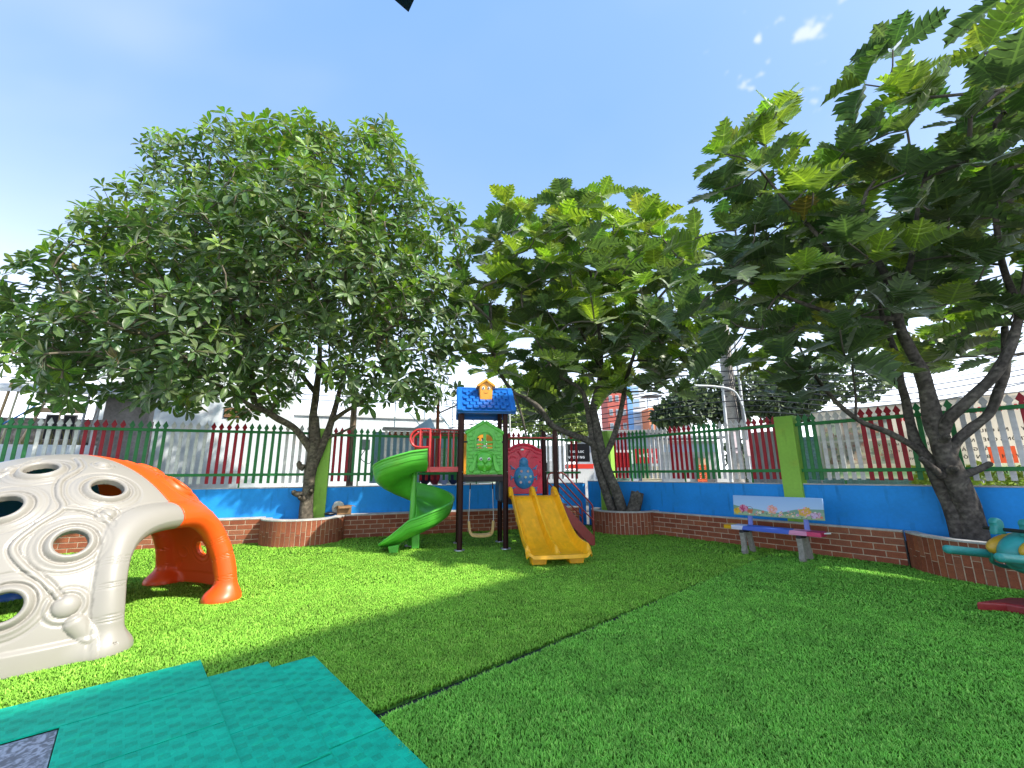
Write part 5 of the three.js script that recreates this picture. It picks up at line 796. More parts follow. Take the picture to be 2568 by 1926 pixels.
{ // pale blue building along the lane on the left
  const t = thing('plaster_building', 'long pale blue plastered building behind the left picket fence', 'building', frameL(8.5), TL);
  part(t, 'wall', boxUV(box(6.6, 6.2, 0.3, -0.9, 3.1, -0.15), 0.35), palePaint); part(t, 'parapet', boxUV(box(6.7, 0.16, 0.42, -0.9, 6.28, -0.12), 0.5), whitePaint); part(t, 'side_wall', boxUV(box(0.3, 6.2, 5, -4.05, 3.1, -2.8), 0.35), palePaint);
  const v = part(t, 'vent_frame', box(0.8, 0.42, 0.04, 0.32, 3.97, 0.02, 0.005), woodM); for (let i = 0; i < 5; i++) part(v, 'slat', box(0.76, 0.06, 0.03, 0.32, 3.82 + i * 0.075, 0.05, 0.004).rotateX(0), woodM);
}
{ // lower white house further on
  const t = thing('white_building', 'white plastered house wall behind the trunk and the spiral slide', 'building', frameL(8.9), TL);
  part(t, 'wall', boxUV(box(6.5, 4.0, 0.3, 5.65, 2.0, -0.15), 0.35), palePaint); part(t, 'coping', box(6.6, 0.1, 0.4, 5.65, 4.05, -0.12, 0.01), whitePaint);
}
{ // old house with dark windows, clutter of poles before it
  const t = thing('old_house', 'weathered grey house with two dark windows and a low tin roof at the far left', 'house', frameL(6.2), TL);
  part(t, 'wall', boxUV(box(5.4, 3.1, 0.2, -4.2, 1.75, -0.1), 0.6), mat([0.42, 0.37, 0.33], 0.85, { map: barkMap }));
  for (const x of [-4.05, -3.62]) { const w = part(t, 'window', box(0.34, 0.82, 0.04, x, 3.02, 0.02), mat([0.3, 0.27, 0.24], 0.8)); part(w, 'pane', box(0.27, 0.74, 0.03, x, 3.02, 0.032), darkIn); }
  part(t, 'lintel', box(1.2, 0.14, 0.16, -3.9, 3.55, 0.06, 0.01), mat([0.6, 0.45, 0.3], 0.8)); part(t, 'ledge', [box(1.5, 0.08, 0.3, -3.8, 2.5, 0.1, 0.01), box(1.4, 0.06, 0.2, -3.8, 2.36, 0.1, 0.01)], mat([0.14, 0.12, 0.1], 0.9));
  const r = corrugated(5.8, 1.6, 0.12, 0.02); r.rotateX(-1.25); r.translate(-4.1, 4.28, 0.35); part(t, 'tin_roof', r, mat([0.5, 0.5, 0.48], 0.5, { side: THREE.DoubleSide })); part(t, 'roof_edge', [box(5.8, 0.1, 0.06, -4.1, 4.0, 1.1, 0.01), box(0.08, 4, 0.08, -2.55, 2, 0.9)], whitePaint);
  part(t, 'upper_wall', boxUV(box(1.2, 4.5, 0.3, -2.0, 2.25, 0.3), 0.5), greyWall);
}
{
  const t = thing('lane_wall', 'low pale blue wall with square vent holes in front of the old house', 'wall', frameL(2.9), TL);
  part(t, 'wall_face', boxUV(box(5.2, 2.28, 0.16, -3.9, 1.14, 0), 0.5), palePaint); for (const x of [-3.3, -2.55, -4.2, -5.0]) part(t, 'vent_hole', box(0.2, 0.15, 0.03, x, 1.72, 0.075), darkIn);
  const g = thing('weeds', 'dry yellowish weeds growing on top of the low lane wall', 'weeds', frameL(3.3), TL); const R = rng(4), L = []; for (let i = 0; i < 90; i++) { const x = -4.9 + R() * 3.2, h = 0.15 + R() * 0.3; L.push(rod([x, 2.15, R() * 0.2], [x + (R() - 0.5) * 0.25, 2.25 + h, R() * 0.3], 0.008, 0.002, 4)); } part(g, 'blades', L, mat([0.3, 0.28, 0.08], 0.8), null, 'stuff');
}
{ // poles leaning by the old house
  const P = [[-5.0, 1.6, -4.62, 4.3, 0.045, 'tan bamboo pole standing straight', [0.5, 0.36, 0.2]], [-4.72, 1.6, -4.42, 4.25, 0.035, 'pale bamboo pole leaning right', [0.62, 0.58, 0.4]], [-4.5, 1.8, -4.05, 4.3, 0.03, 'mint green painted pole', [0.35, 0.62, 0.5]], [-4.75, 1.9, -3.6, 4.35, 0.05, 'thick tan pole leaning far right', [0.6, 0.45, 0.3]], [-3.15, 3.0, -3.45, 4.05, 0.025, 'thin tan pole leaning left under the tin roof', [0.5, 0.36, 0.18]], [-2.95, 1.9, -2.75, 4.35, 0.045, 'grey steel pole beside the grey upper wall', [0.42, 0.44, 0.46]], [-2.95, 2.3, -2.4, 4.3, 0.025, 'thin grey-brown pole leaning right', [0.4, 0.34, 0.3]]];
  for (const [x0, y0, x1, y1, r, l, c] of P) { const a = frameL(5.2), t = solo('pole', rod([x0, y0 - 1.7, 0], [x1, y1, 0], r * 0.9, r * 0.75, 8), mat(c, 0.7, { map: scuff }), l + ', at the far left', 'pole', 'poles leaning by the old house'); t.position.set(...a); t.rotation.y = TL; }
  const b = solo('hose', tube([[-5.6, 2.3, 0], [-4.8, 2.75, 0], [-4.1, 3.3, 0], [-3.4, 4.05, 0], [-3.1, 4.4, 0]], 0.022, 30, 6), mat([0.05, 0.2, 0.5], 0.5), 'blue hose slung up to the roof of the old house', 'hose'); b.position.set(...frameL(5.0)); b.rotation.y = TL;
}
// overhead wires on the left
{
  const W = [['topmost', [-16, 6.9, -8], [-9.5, 6.1, -11]], ['second', [-16, 6.6, -8], [-9.5, 5.95, -11]], ['third', [-16, 6.1, -8.2], [-9.5, 5.6, -11]], ['fourth', [-16, 4.9, -8.6], [-3, 4.1, -14.6]], ['fifth', [-16, 4.5, -8.6], [-3, 4.0, -14.6]], ['lowest', [-16, 4.15, -8.6], [-3, 3.9, -14.6]]];
  W.forEach(([n, a, b], i) => solo('power_line', tube([a, [(a[0] + b[0]) / 2, (a[1] + b[1]) / 2 - 0.22, (a[2] + b[2]) / 2], b], i < 3 ? 0.02 : 0.012, 24, 5), mat([0.03, 0.05, 0.1], 0.6), n + ' of the dark overhead wires at the left edge', 'wire', 'overhead wires at the left'));
}
{ // tin shed with a light steel frame above it, behind the spiral slide
  const t = thing('tin_shed', 'pale green tin shed with an open steel roof frame behind the red bridge', 'shed', frameL(3.4), TL);
  const cw = corrugated(2.6, 1.2, 0.09, 0.016, false); cw.translate(9.1, 1.75, 0.0); part(t, 'tin_wall', cw, mat([0.46, 0.53, 0.43], 0.6, { side: THREE.DoubleSide }));
  part(t, 'back_wall', boxUV(box(3.4, 1.7, 0.1, 7.3, 2.05, -0.5), 0.5), mat([0.36, 0.6, 0.68], 0.7, { map: plaster })); part(t, 'awning', [box(3.4, 0.04, 0.9, 7.6, 2.96, 0.1, 0.005).rotateX(0.02), box(3.4, 0.1, 0.04, 7.6, 2.9, 0.55)], whitePaint); part(t, 'awning_beam', box(3.2, 0.12, 0.06, 7.7, 2.8, 0.3), rust);
  const F = [[6.3, 3.0, 6.3, 4.2], [7.3, 3.0, 7.3, 4.15], [8.3, 3.0, 8.3, 4.1], [9.4, 3.0, 9.4, 4.0], [6.2, 4.0, 9.6, 3.75], [6.2, 4.25, 9.6, 4.0], [6.3, 4.1, 7.3, 3.0], [7.3, 4.1, 8.3, 3.0], [7.6, 3.9, 8.3, 3.0], [8.3, 4.05, 9.4, 3.1]];
  F.forEach(([a, b, c, d]) => part(t, 'frame_bar', rod([a, b, -0.3], [c, d, -0.3], 0.018, 0.018, 6), paleSteel));
  const pv = extrude(poly([[6.9, 3.0], [7.7, 3.0], [7.5, 3.42]]), 0.03, 0.003, 1); part(t, 'gable_sheet', pv.translate(0, 0, -0.2), mat([0.4, 0.58, 0.75], 0.7));
  const p = thing('vent_pipe', 'rusty orange pipe with an arm standing behind the red bridge', 'pipe', frameL(2.0), TL); part(p, 'pipe', [rod([7.52, 0, 0], [7.5, 3.9, 0], 0.055, 0.05, 12)], rust); part(p, 'pipe_arm', rod([7.5, 3.35, 0], [8.3, 3.75, 0], 0.028, 0.026, 10), mat([0.35, 0.3, 0.28], 0.6));
  const s = thing('street_post', 'tan wooden post with a grey meter box behind the left tree', 'post', frameL(2.2), TL); part(s, 'post', rod([5.05, 0, 0], [5.0, 4.4, 0], 0.1, 0.085, 12), mat([0.5, 0.36, 0.26], 0.8, { map: barkMap })); part(s, 'meter_box', box(0.26, 0.3, 0.14, 5.4, 2.35, 0.1, 0.02), mat([0.5, 0.56, 0.56], 0.5)); part(s, 'cable', tube([[5.4, 2.2, 0.1], [5.3, 1.95, 0.15], [5.55, 1.8, 0.15], [5.62, 2.1, 0.12]], 0.012, 20, 5), wireM);
  const bagC = [[0.03, 0.02, 0.03], [0.25, 0.03, 0.04], [0.5, 0.5, 0.6], [0.03, 0.04, 0.09], [0.7, 0.7, 0.68]], bagL = ['black', 'maroon', 'grey-violet', 'navy blue', 'white'];
  bagC.forEach((c, i) => { const g = new THREE.SphereGeometry(1, 16, 12).scale(0.15, 0.24, 0.1), q = g.attributes.position; for (let k = 0; k < q.count; k++) { const n = 0.75 + 0.55 * fbm(q.getX(k) * 9 + i * 5, q.getY(k) * 6, q.getZ(k) * 9, 3); q.setXYZ(k, q.getX(k) * n, q.getY(k), q.getZ(k) * n); } g.computeVertexNormals(); const m = solo('cloth_bundle', g, mat(c, 0.8), bagL[i] + ' cloth hanging below the fence rail under the red bridge', 'cloth', 'cloths hung out behind the fence'); m.position.copy(atL(7.05 + i * 0.27, 1.42, -1.1)); m.rotation.y = TL; });
}
// ------------------------------------------------------------ across the street
function leafMass(name, label, blobs, n, size, cols, seed, trunk) {
  const R = rng(seed), t = thing(name, label, name === 'bush' ? 'bush' : 'tree'), g = new THREE.BufferGeometry(), pos = [], idx = [], cl = [];
  for (let i = 0; i < n; i++) { const b = blobs[Math.floor(R() * blobs.length)], u = R() * 2 - 1, a = R() * 6.283, s = Math.sqrt(1 - u * u), r = Math.cbrt(0.25 + 0.75 * R()); const c = V(b[0] + s * Math.cos(a) * b[3] * r * (b[4] || 1), b[1] + u * b[3] * r, b[2] + s * Math.sin(a) * b[3] * r), x = V(R() - 0.5, R() - 0.5, R() - 0.5).normalize(), y = V(R() - 0.5, R() - 0.5, R() - 0.5).cross(x).normalize(), l = size * (0.6 + 0.8 * R()), k = pos.length / 3, q = cols[Math.floor(R() * cols.length)]; for (const [p, w] of [[0, 0], [0.5, 0.3], [0.5, -0.3], [1, 0]]) { const v = c.clone().addScaledVector(x, p * l).addScaledVector(y, w * l); pos.push(v.x, v.y, v.z); cl.push(...q); } idx.push(k, k + 1, k + 2, k + 1, k + 3, k + 2); }
  g.setAttribute('position', new THREE.Float32BufferAttribute(pos, 3)); g.setAttribute('color', new THREE.Float32BufferAttribute(cl, 3)); g.setIndex(idx); g.computeVertexNormals();
  part(t, 'crown', g, pmat([1, 1, 1], 0.85, { vertexColors: true, side: THREE.DoubleSide, transmission: 0.35, thickness: 0 }), null, 'stuff');
  for (const q of trunk) part(t, 'trunk', limbTube(q.slice(0, -1), q[q.length - 1], 8, 12, 0.2, seed), barkM([0.1, 0.09, 0.08]));
}
leafMass('tree', 'bright green feathery tree behind the tower, far across the street', [[0.2, 5.0, -22, 1.3], [1.6, 4.6, -22, 1.3], [2.9, 5.1, -22, 1.3], [1.4, 5.8, -22.6, 1.3], [3.2, 4.0, -22, 0.9]], 9000, 0.22, [[0.3, 0.4, 0.08], [0.36, 0.46, 0.12], [0.2, 0.32, 0.06]], 61, [[[1.6, 0, -22], [1.6, 2.5, -22], [1.5, 4.5, -22], [0.16, 0.13, 0.08]]]);
leafMass('tree', 'dark spreading tree behind the concrete utility pole', [[8.2, 4.4, -19, 0.8, 1.6], [9.6, 5.2, -19.5, 0.9, 1.6], [11.2, 5.0, -19, 1.0, 1.7], [13, 5.2, -19, 1.1, 1.6], [12.4, 4.2, -18.6, 0.7, 1.8], [10, 4.2, -19, 0.6, 1.8], [15, 5.6, -18, 1.2, 1.6], [7.2, 4.0, -19, 0.5, 1.5]], 8500, 0.3, [[0.07, 0.11, 0.055], [0.1, 0.16, 0.06], [0.16, 0.23, 0.07]], 62, [[[12.6, 0, -18.8], [12.5, 2.6, -18.8], [11.6, 4.2, -19], [9.8, 4.8, -19.2], [0.25, 0.2, 0.12, 0.05]], [[12.5, 2.6, -18.8], [13.2, 4.2, -18.9], [14.6, 5.4, -18.5], [0.16, 0.1, 0.05]]]);
leafMass('bush', 'dark climbing bush on the street by the utility pole', [[9.3, 2.5, -17.5, 0.4], [9.25, 1.9, -17.5, 0.35], [9.5, 1.4, -17.5, 0.4]], 900, 0.2, [[0.04, 0.08, 0.03], [0.08, 0.14, 0.04]], 63, []);
leafMass('bush', 'light green hedge behind the right picket fence at the right edge', [0, 1, 2, 3, 4, 5].map((i) => [...atR(5.0 + i * 0.55, 1.28, -0.95).toArray(), 0.3]), 1500, 0.12, [[0.36, 0.5, 0.06], [0.46, 0.62, 0.08]], 64, []);
{ // concrete utility pole with pipes, straps and a lamp arm
  const t = thing('utility_pole', 'concrete utility pole wrapped in cables, with a curved lamp arm', 'utility pole', [7.9, 0, -15]);
  part(t, 'pole_shaft', limbTube([[0, 0, 0], [0.03, 2.6, 0], [0.1, 5, 0], [0.2, 8.5, 0]], [0.27, 0.25, 0.22, 0.18], 16, 20), mat([0.6, 0.58, 0.55], 0.85, { map: brickMap, bumpMap: brickBump, bumpScale: 0.01 }));
  const galv = mat([0.72, 0.74, 0.76], 0.5);
  part(t, 'lamp_arm', tube([[0.42, 0.3, 0.3], [0.38, 3.2, 0.3], [0.3, 3.9, 0.3], [0.08, 4.35, 0.3], [-0.5, 4.5, 0.3], [-1.3, 4.55, 0.3]], 0.036, 50, 10), galv); part(t, 'lamp_head', ell(0.28, 0.06, 0.1, -1.5, 4.54, 0.3), galv);
  for (const [x, h] of [[-0.32, 4.6], [0.34, 6.4]]) part(t, 'conduit', rod([x, 0, 0.2], [x + 0.08, h, 0.2], 0.055, 0.05, 10), galv);
  for (const y of [3.35, 4.6, 4.75, 5.6, 2.3]) part(t, 'strap', new THREE.TorusGeometry(0.285, 0.016, 6, 24).rotateX(Math.PI / 2).translate(0.07, y, 0.03), wireM);
  part(t, 'insulator', [new THREE.CylinderGeometry(0.16, 0.16, 0.32, 14).translate(-0.35, 5.75, 0.2)], mat([0.45, 0.47, 0.5], 0.5)); part(t, 'notice', [box(0.3, 0.75, 0.01, -0.02, 2.5, 0.275), box(0.22, 0.55, 0.01, 0.3, 2.3, 0.36)], mat([0.75, 0.62, 0.64], 0.8));
  for (let i = 0; i < 3; i++) part(t, 'hanging_cable', tube([[0.02 + i * 0.05, 6.6, 0.27], [0.0 + i * 0.06, 5.0, 0.3], [0.12 + i * 0.06, 3.6, 0.3], [0.1 + i * 0.1, 2.2, 0.32]], 0.014, 20, 5), wireM);
  const R = rng(88), names = ['topmost', 'second', 'third', 'fourth', 'fifth', 'sixth', 'seventh', 'eighth', 'ninth', 'lowest'];
  for (let i = 0; i < 10; i++) { const y = 5.3 - i * 0.19, z = -14.8 + (R() - 0.5) * 0.4, l = [-4 + R() * 2, y - 0.2 - R() * 0.8, z - 4 - R() * 3], r = [19, y + 0.4 + R() * 0.6, z + 3]; solo('overhead_cable', tube([l, [2, y - 0.55, z - 2], [7.95, y, z], [13, y - 0.35, z + 0.8], r], 0.009 + 0.01 * R(), 40, 5), wireM, names[i] + ' cable strung from the concrete utility pole across the street', 'cable', 'cables on the utility pole'); }
}
function signTex(w, h, bg, lines, mirror) { return canvasTex(w, h, (g) => { g.fillStyle = bg; g.fillRect(0, 0, w, h); if (mirror) { g.translate(w, 0); g.scale(-1, 1); } for (const [s, x, y, px, c, wt] of lines) { g.fillStyle = c; g.font = (wt || 'bold') + ' ' + px + 'px sans-serif'; g.textBaseline = 'middle'; g.fillText(s, x, y); } }); }
function signBoard(name, label, cat, x, y, z, w, h, tex, turn = 0) { const t = thing(name, label, cat, [x, y, z], turn); part(t, 'board', box(w, h, 0.08, 0, 0, -0.045, 0.01), greyWall); const m = new THREE.PlaneGeometry(w * 0.985, h * 0.97); part(t, 'print', m, mat([0.85, 0.85, 0.85], 0.5, { map: tex })); return t; }
{ // shops
  const t = thing('shop_building', 'blue and white shop with a wide red sign across the street', 'building', [6.6, 0, -22.4]);
  part(t, 'wall', boxUV(box(5.2, 3.5, 0.3, -0.5, 1.75, -0.2), 0.4), mat([0.55, 0.63, 0.72], 0.8, { map: plaster })); part(t, 'upper_wall', box(5.2, 0.7, 0.34, -0.5, 3.2, -0.2), mat([0.62, 0.72, 0.82], 0.7));
  const sh = corrugated(1.5, 1.8, 0.1, 0.015, false); sh.translate(-1.2, 0.9, 0.02); part(t, 'roller_shutter', sh, mat([0.2, 0.36, 0.28], 0.6, { side: THREE.DoubleSide })); const s2 = corrugated(1.3, 1.8, 0.1, 0.015, false); s2.translate(0.85, 0.9, 0.02); part(t, 'roller_shutter', s2, mat([0.5, 0.46, 0.33], 0.6, { side: THREE.DoubleSide })); part(t, 'doorway', box(0.5, 2.6, 0.06, 1.85, 1.3, -0.03), darkIn);
  part(t, 'roof_edge', box(5.4, 0.18, 0.7, -0.5, 3.6, 0.05, 0.02), mat([0.3, 0.3, 0.3], 0.7));
  signBoard('shop_sign', 'wide red shop sign with white lettering seen through the fence', 'sign', 7.2, 2.32, -22.1, 1.55, 0.78, signTex(512, 256, '#c4122f', [['viettel', 60, 108, 110, '#ffffff', 'normal'], ['store', 330, 190, 44, '#ffffff', 'normal']]));
  signBoard('shop_sign', 'white shop board with a thin red number left of the red sign', 'sign', 5.75, 2.28, -22.1, 1.2, 0.75, signTex(256, 160, '#e9ecec', [['6001', 60, 70, 44, '#d8654a']]));
  const k = thing('market_stall', 'stall with a bright red awning across the street behind the corner post', 'stall', [5.0, 0, -21]); part(k, 'awning', [box(1.3, 0.65, 0.06, 0.1, 2.05, 0.4, 0.01), box(1.5, 0.05, 0.7, 0.1, 2.42, 0.1, 0.01)], mat([0.72, 0.02, 0.02], 0.55)); part(k, 'counter', [box(1.4, 1.0, 0.6, 0.1, 0.5, 0), box(1.7, 0.3, 0.1, 0.1, 1.6, 0.35)], whitePaint); part(k, 'post', [rod([-0.5, 0, 0.4], [-0.5, 2.4, 0.4], 0.03), rod([0.75, 0, 0.4], [0.75, 2.4, 0.4], 0.03)], rust);
  const b = thing('notice_board', 'black board with white lettering above a red and white stall, behind the tower posts', 'sign', [3.1, 0, -20]); part(b, 'board', box(1.15, 0.85, 0.08, 0, 2.42, -0.05, 0.01), darkIn); part(b, 'print', new THREE.PlaneGeometry(1.12, 0.82).translate(0, 2.42, 0.0), mat([0.85, 0.85, 0.85], 0.5, { map: signTex(256, 192, '#0b0e16', [['T 20 - LOC', 40, 84, 34, '#dfe6ee'], ['NUTI T NG', 14, 146, 38, '#dfe6ee']]) }));
  part(b, 'stall_strip', [box(1.3, 0.22, 0.3, 0.05, 1.78, 0, 0.01)], mat([0.72, 0.05, 0.03], 0.6)); part(b, 'stall_front', [box(1.3, 1.3, 0.3, 0.05, 0.98, 0, 0.01)], whitePaint); part(b, 'leg', [box(0.06, 1.1, 0.06, -0.55, 0.35, 0.1), box(0.06, 1.1, 0.06, 0.6, 0.35, 0.1)], greyWall);
  const w = thing('van', 'white and grey van parked across the street behind the low platform', 'van', [0.9, 0, -20.5], 0.05); const side = new THREE.Shape(); side.moveTo(-2, 0.35); side.lineTo(2, 0.35); side.lineTo(2, 1.2); side.lineTo(1.45, 1.3); side.lineTo(0.95, 2.1); side.lineTo(-1.95, 2.1); side.closePath(); part(w, 'body', extrude(side, 1.7, 0.08, 6, 3).translate(0, 0, -0.85), steelM([0.6, 0.62, 0.64])); part(w, 'window', [box(0.9, 0.5, 0.02, 0.3, 1.7, 0.86), box(1.0, 0.5, 0.02, -1.1, 1.7, 0.86)], darkIn); for (const x of [-1.25, 1.25]) part(w, 'wheel', new THREE.CylinderGeometry(0.34, 0.34, 0.24, 20).rotateX(Math.PI / 2).translate(x, 0.34, 0.75), mat([0.02, 0.02, 0.02], 0.7));
}
{ // white house with an orange poster, and tin sheds right of it
  const t = thing('white_house', 'low white house wall across the street with a flat grey roof', 'building', [8.25, 0, -19.2]); part(t, 'wall', boxUV(box(2.5, 2.9, 0.3, -0.2, 1.45, -0.1), 0.4), whitePaint); part(t, 'roof', boxUV(box(3.0, 0.1, 1.2, -0.2, 3.0, 0.3, 0.01), 0.5), mat([0.35, 0.37, 0.4], 0.7)); part(t, 'band', box(2.5, 0.35, 0.04, -0.2, 2.55, 0.07), mat([0.55, 0.68, 0.82], 0.7)); part(t, 'side_wall', boxUV(box(1.2, 1.6, 0.3, 1.4, 0.8, 0.2), 0.4), whitePaint);
  signBoard('poster', 'tall orange and red poster on the low white house', 'poster', 8.48, 1.5, -19.02, 0.44, 1.25, canvasTex(128, 360, (g, w2, h2) => { g.fillStyle = '#ef7a4a'; g.fillRect(0, 0, w2, h2); g.fillStyle = '#f6c9a8'; g.fillRect(0, 0, w2, 90); g.fillStyle = '#d43a24'; for (let i = 0; i < 5; i++) { g.fillRect(12, 110 + i * 48, 44, 30); g.fillRect(70, 110 + i * 48, 44, 30); } g.fillStyle = '#fff2e0'; for (let i = 0; i < 5; i++) { g.fillRect(18, 120 + i * 48, 30, 6); g.fillRect(76, 120 + i * 48, 30, 6); } }));
  const fr = frameR(2.1), a = thing('tin_fence', 'upright grey corrugated sheets behind the red pickets left of the bench post', 'fence', fr, TR); for (let i = 0; i < 3; i++) { const g = corrugated(0.28, 2.5, 0.07, 0.012); g.translate(1.72 + i * 0.275, 1.22, i * 0.004); part(a, 'sheet', g, mat([0.52, 0.52, 0.48], 0.6, { side: THREE.DoubleSide, map: scuff })); } part(a, 'cap_roof', [box(1.1, 0.05, 0.5, 2.05, 2.55, 0.1).rotateZ(0.02)], rust);
  const c = thing('tin_fence', 'cyan corrugated sheets behind the bench post and the banner', 'fence', frameR(2.0), TR); for (let i = 0; i < 5; i++) { const g = corrugated(0.62, 2.3, 0.07, 0.013, false); g.translate(2.62 + i * 0.61, 1.12, 0.01 + i * 0.005); part(c, 'sheet', g, mat([0.34, 0.58, 0.54], 0.55, { side: THREE.DoubleSide, map: scuff })); }
  for (let i = 0; i < 9; i++) part(c, 'board', box(0.2, 1.5, 0.03, 4.5 + i * 0.215, 0.65, -0.1 + (i % 2) * 0.01), mat([0.5, 0.49, 0.45], 0.8));
}
{ // printed banner seen from behind, lit through by the sun
  const tx = canvasTex(2048, 640, (g, w, h) => {
    const bg = g.createLinearGradient(0, 0, 0, h); bg.addColorStop(0, '#f4ead9'); bg.addColorStop(0.8, '#f6eedd'); bg.addColorStop(0.86, '#d9e7b8'); bg.addColorStop(0.93, '#9fcf9a'); bg.addColorStop(1, '#f1f0d8'); g.fillStyle = bg; g.fillRect(0, 0, w, h);
    // collage of class pictures at the left, soft patches only
    const R = rng(14); for (let r = 0; r < 2; r++) for (let k = 0; k < 3; k++) { const x = 40 + k * 175, y = 80 + r * 225; g.fillStyle = ['#c9d3b4', '#d8c4b0', '#bfcabf', '#d7d2b0', '#c7b9a8', '#b8c8b0'][r * 3 + k]; g.fillRect(x, y, 165, 205); for (let i = 0; i < 26; i++) { g.fillStyle = ['#e3b9a2', '#8a9a7a', '#f0e6c8', '#b8786a', '#7f8a86', '#d8d8a0'][i % 6] + '99'; g.beginPath(); g.ellipse(x + 15 + R() * 135, y + 20 + R() * 165, 8 + R() * 18, 8 + R() * 20, 0, 0, 7); g.fill(); } }
    g.save(); g.translate(w, 0); g.scale(-1, 1); g.textBaseline = 'middle';
    const T = (s, xr, y, px, c) => { g.fillStyle = c; g.font = 'bold ' + px + 'px sans-serif'; g.fillText(s, w - xr, y); };
    T('S 100', 760, 130, 70, '#d64550'); T('MẦM NON', 1330, 105, 64, '#d64550');
    T('QUA CÁC TIẾT HỌC THÚ VỊ.', 760, 345, 27, '#3d3a36'); T('CỐT LÕI “HỌC - CHƠI - L”', 760, 403, 27, '#3d3a36'); T('AN NG4', 700, 470, 27, '#3d3a36');
    T('ỤC, XÂY DỰNG CHUẨN T', 1360, 268, 38, '#3d3a36'); T('VUI CHƠI, KHÔNG QUÊN NHỮNG S', 1420, 340, 36, '#3d3a36'); T('PHÁT TRIỂN KỸ NĂNG VÀ TƯ', 1360, 408, 38, '#3d3a36');
    g.fillStyle = '#f0673f'; g.fillRect(w - 1180, 395, 130, 125); T('CH, TƯ DUY NHẠY BÉN ĐÓN', 1370, 468, 38, '#3d3a36'); T('CHƠI CÙNG EM HỌC', 1330, 590, 34, '#3d3a36');
    g.restore();
  });
  const t = thing('printed_banner', 'large cream printed banner seen from behind through the right fence', 'banner', frameR(1.05), TR);
  const g = new THREE.PlaneGeometry(4.6, 1.34, 60, 8), p = g.attributes.position; for (let i = 0; i < p.count; i++) p.setZ(i, 0.02 * Math.sin(p.getX(i) * 3.1) + 0.012 * Math.sin(p.getY(i) * 7 + p.getX(i) * 2)); g.computeVertexNormals(); g.translate(5.62, 2.02, 0);
  part(t, 'sheet', g, pmat([0.82, 0.8, 0.76], 0.95, { map: tx, side: THREE.DoubleSide, transmission: 0.6, thickness: 0 })); part(t, 'frame', [rod([3.32, 2.7, -0.03], [7.92, 2.7, -0.03], 0.016), rod([3.32, 0, -0.03], [3.32, 2.7, -0.03], 0.016), rod([7.92, 0, -0.03], [7.92, 2.7, -0.03], 0.016)], galvM());
  function galvM() { return mat([0.5, 0.5, 0.5], 0.5); }
}
// taller buildings further off
function block(label, x, z, w, h, d, wallM, wins, o = {}) { // wins: columns, rows, pane colour
  const t = thing('tall_building', label, 'building', [x, 0, z]); part(t, 'wall', boxUV(box(w, h, d, 0, h / 2, -d / 2), 0.2), wallM);
  const [nc, nr, y0, ww, wh, pc] = wins; for (let r = 0; r < nr; r++) for (let c = 0; c < nc; c++) { const X = -w / 2 + (c + 0.5) * w / nc, Y = y0 + r * (h - y0) / nr + wh / 2; const f = part(t, 'window', box(ww, wh, 0.06, X, Y, 0.02), o.frame || whitePaint); part(f, 'pane', box(ww * 0.84, wh * 0.86, 0.03, X, Y, 0.045), pc); }
  return t;
}
const glassB = mat([0.35, 0.5, 0.66], 0.15), glassD = mat([0.2, 0.24, 0.28], 0.15);
block('red brick building far behind the middle tree trunk', 10.25, -40, 1.9, 9.6, 3, mat([0.5, 0.13, 0.1], 0.8), [3, 6, 1.5, 0.34, 0.6, glassD]);
{ const t = block('tall pale building with a blue glass strip, far behind', 12.1, -40, 1.75, 10.2, 3, mat([0.7, 0.73, 0.76], 0.7), [1, 7, 1.2, 0.7, 0.9, glassB]); part(t, 'blue_strip', box(0.5, 9.4, 0.05, -0.6, 5, 0.03), mat([0.2, 0.42, 0.75], 0.5)); }
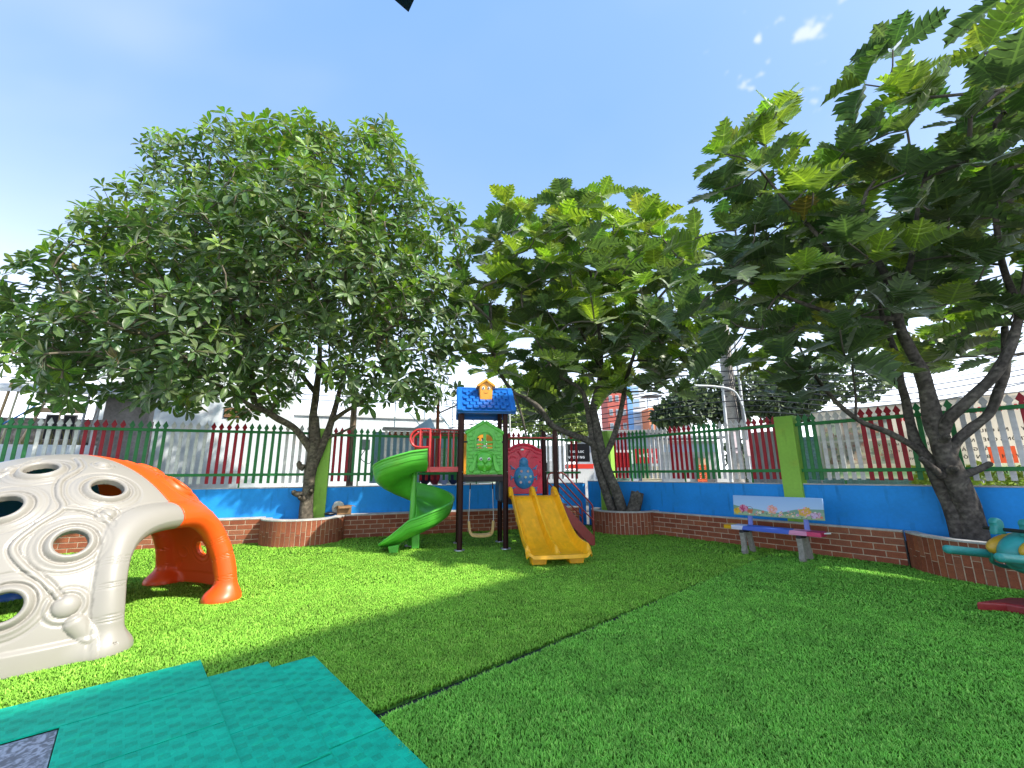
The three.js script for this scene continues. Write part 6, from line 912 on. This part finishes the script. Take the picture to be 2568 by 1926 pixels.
{ const t = block('narrow orange building with an iron roof frame, far behind', 13.05, -38, 0.95, 7.3, 3, mat([0.72, 0.27, 0.14], 0.8), [2, 6, 1.2, 0.24, 0.5, glassD]); part(t, 'roof_frame', [rod([-0.5, 7.3, 0], [-0.5, 8.4, 0], 0.04), rod([0.5, 7.3, 0], [0.5, 8.3, 0], 0.04), rod([-0.6, 8.4, 0], [0.8, 8.3, 0], 0.05), rod([-0.5, 8.4, 0], [0.1, 7.5, 0], 0.03), box(1.6, 0.08, 1.6, 0.1, 8.45, -0.6)], mat([0.12, 0.12, 0.13], 0.6)); }
{ const t = block('broad white apartment block with an air conditioner, far behind', 15.1, -38, 3.0, 7.7, 4, whitePaint, [3, 3, 1.0, 0.5, 0.85, glassD]); part(t, 'air_conditioner', [box(0.55, 0.5, 0.3, -0.55, 6.3, 0.15, 0.03), new THREE.TorusGeometry(0.17, 0.03, 8, 18).translate(-0.55, 6.3, 0.31)], mat([0.55, 0.55, 0.5], 0.6)); }
block('pale grey building between the fence posts across the street', 0.6, -27, 5.5, 3.2, 3, mat([0.62, 0.65, 0.7], 0.8), [4, 1, 1.2, 0.7, 0.9, glassD]);
// white mast behind the tower
solo('mast', rod([-0.05, 0, -16], [-0.12, 5.2, -16], 0.035, 0.03, 8), whitePaint, 'thin white mast standing behind the tower roof', 'mast');
// ------------------------------------------------------------ an unseen roof on the right, added to shade the near lawn; and the corner of the awning overhead
{
  const a = V(3.1, 0, 4.28), b = V(11.7, 0, -4.88), d = b.clone().sub(a), L = d.length(), turn = Math.atan2(-d.z, d.x);
  const t = thing('added_shade_roof', 'high flat roof out of view, added to cast shade over the near lawn', 'roof', a.toArray(), turn);
  const rm = mat([0.7, 0.7, 0.68], 0.8); part(t, 'roof_slab', box(L, 0.25, 9, L / 2, 9.3 - 0.125, 4.5), rm); for (const x of [0.3, L - 0.3]) for (const z of [4.5, 8.7]) part(t, 'column', box(0.3, 9.05, 0.3, x, 4.52, z), rm);
  const s = thing('awning', 'dark blue corner of an awning at the top of the picture', 'awning', [-0.40, 3.3, -1.30]);
  part(s, 'panel', extrude(poly([[0, 0], [0.33, 0.44], [-0.2, 1.1], [-0.54, 0.54]]), 0.012, 0.003, 1).rotateX(Math.PI / 2), mat([0.012, 0.03, 0.09], 0.6, { side: THREE.DoubleSide }));
}
camera.updateMatrixWorld(true);
renderer.render(scene, camera);
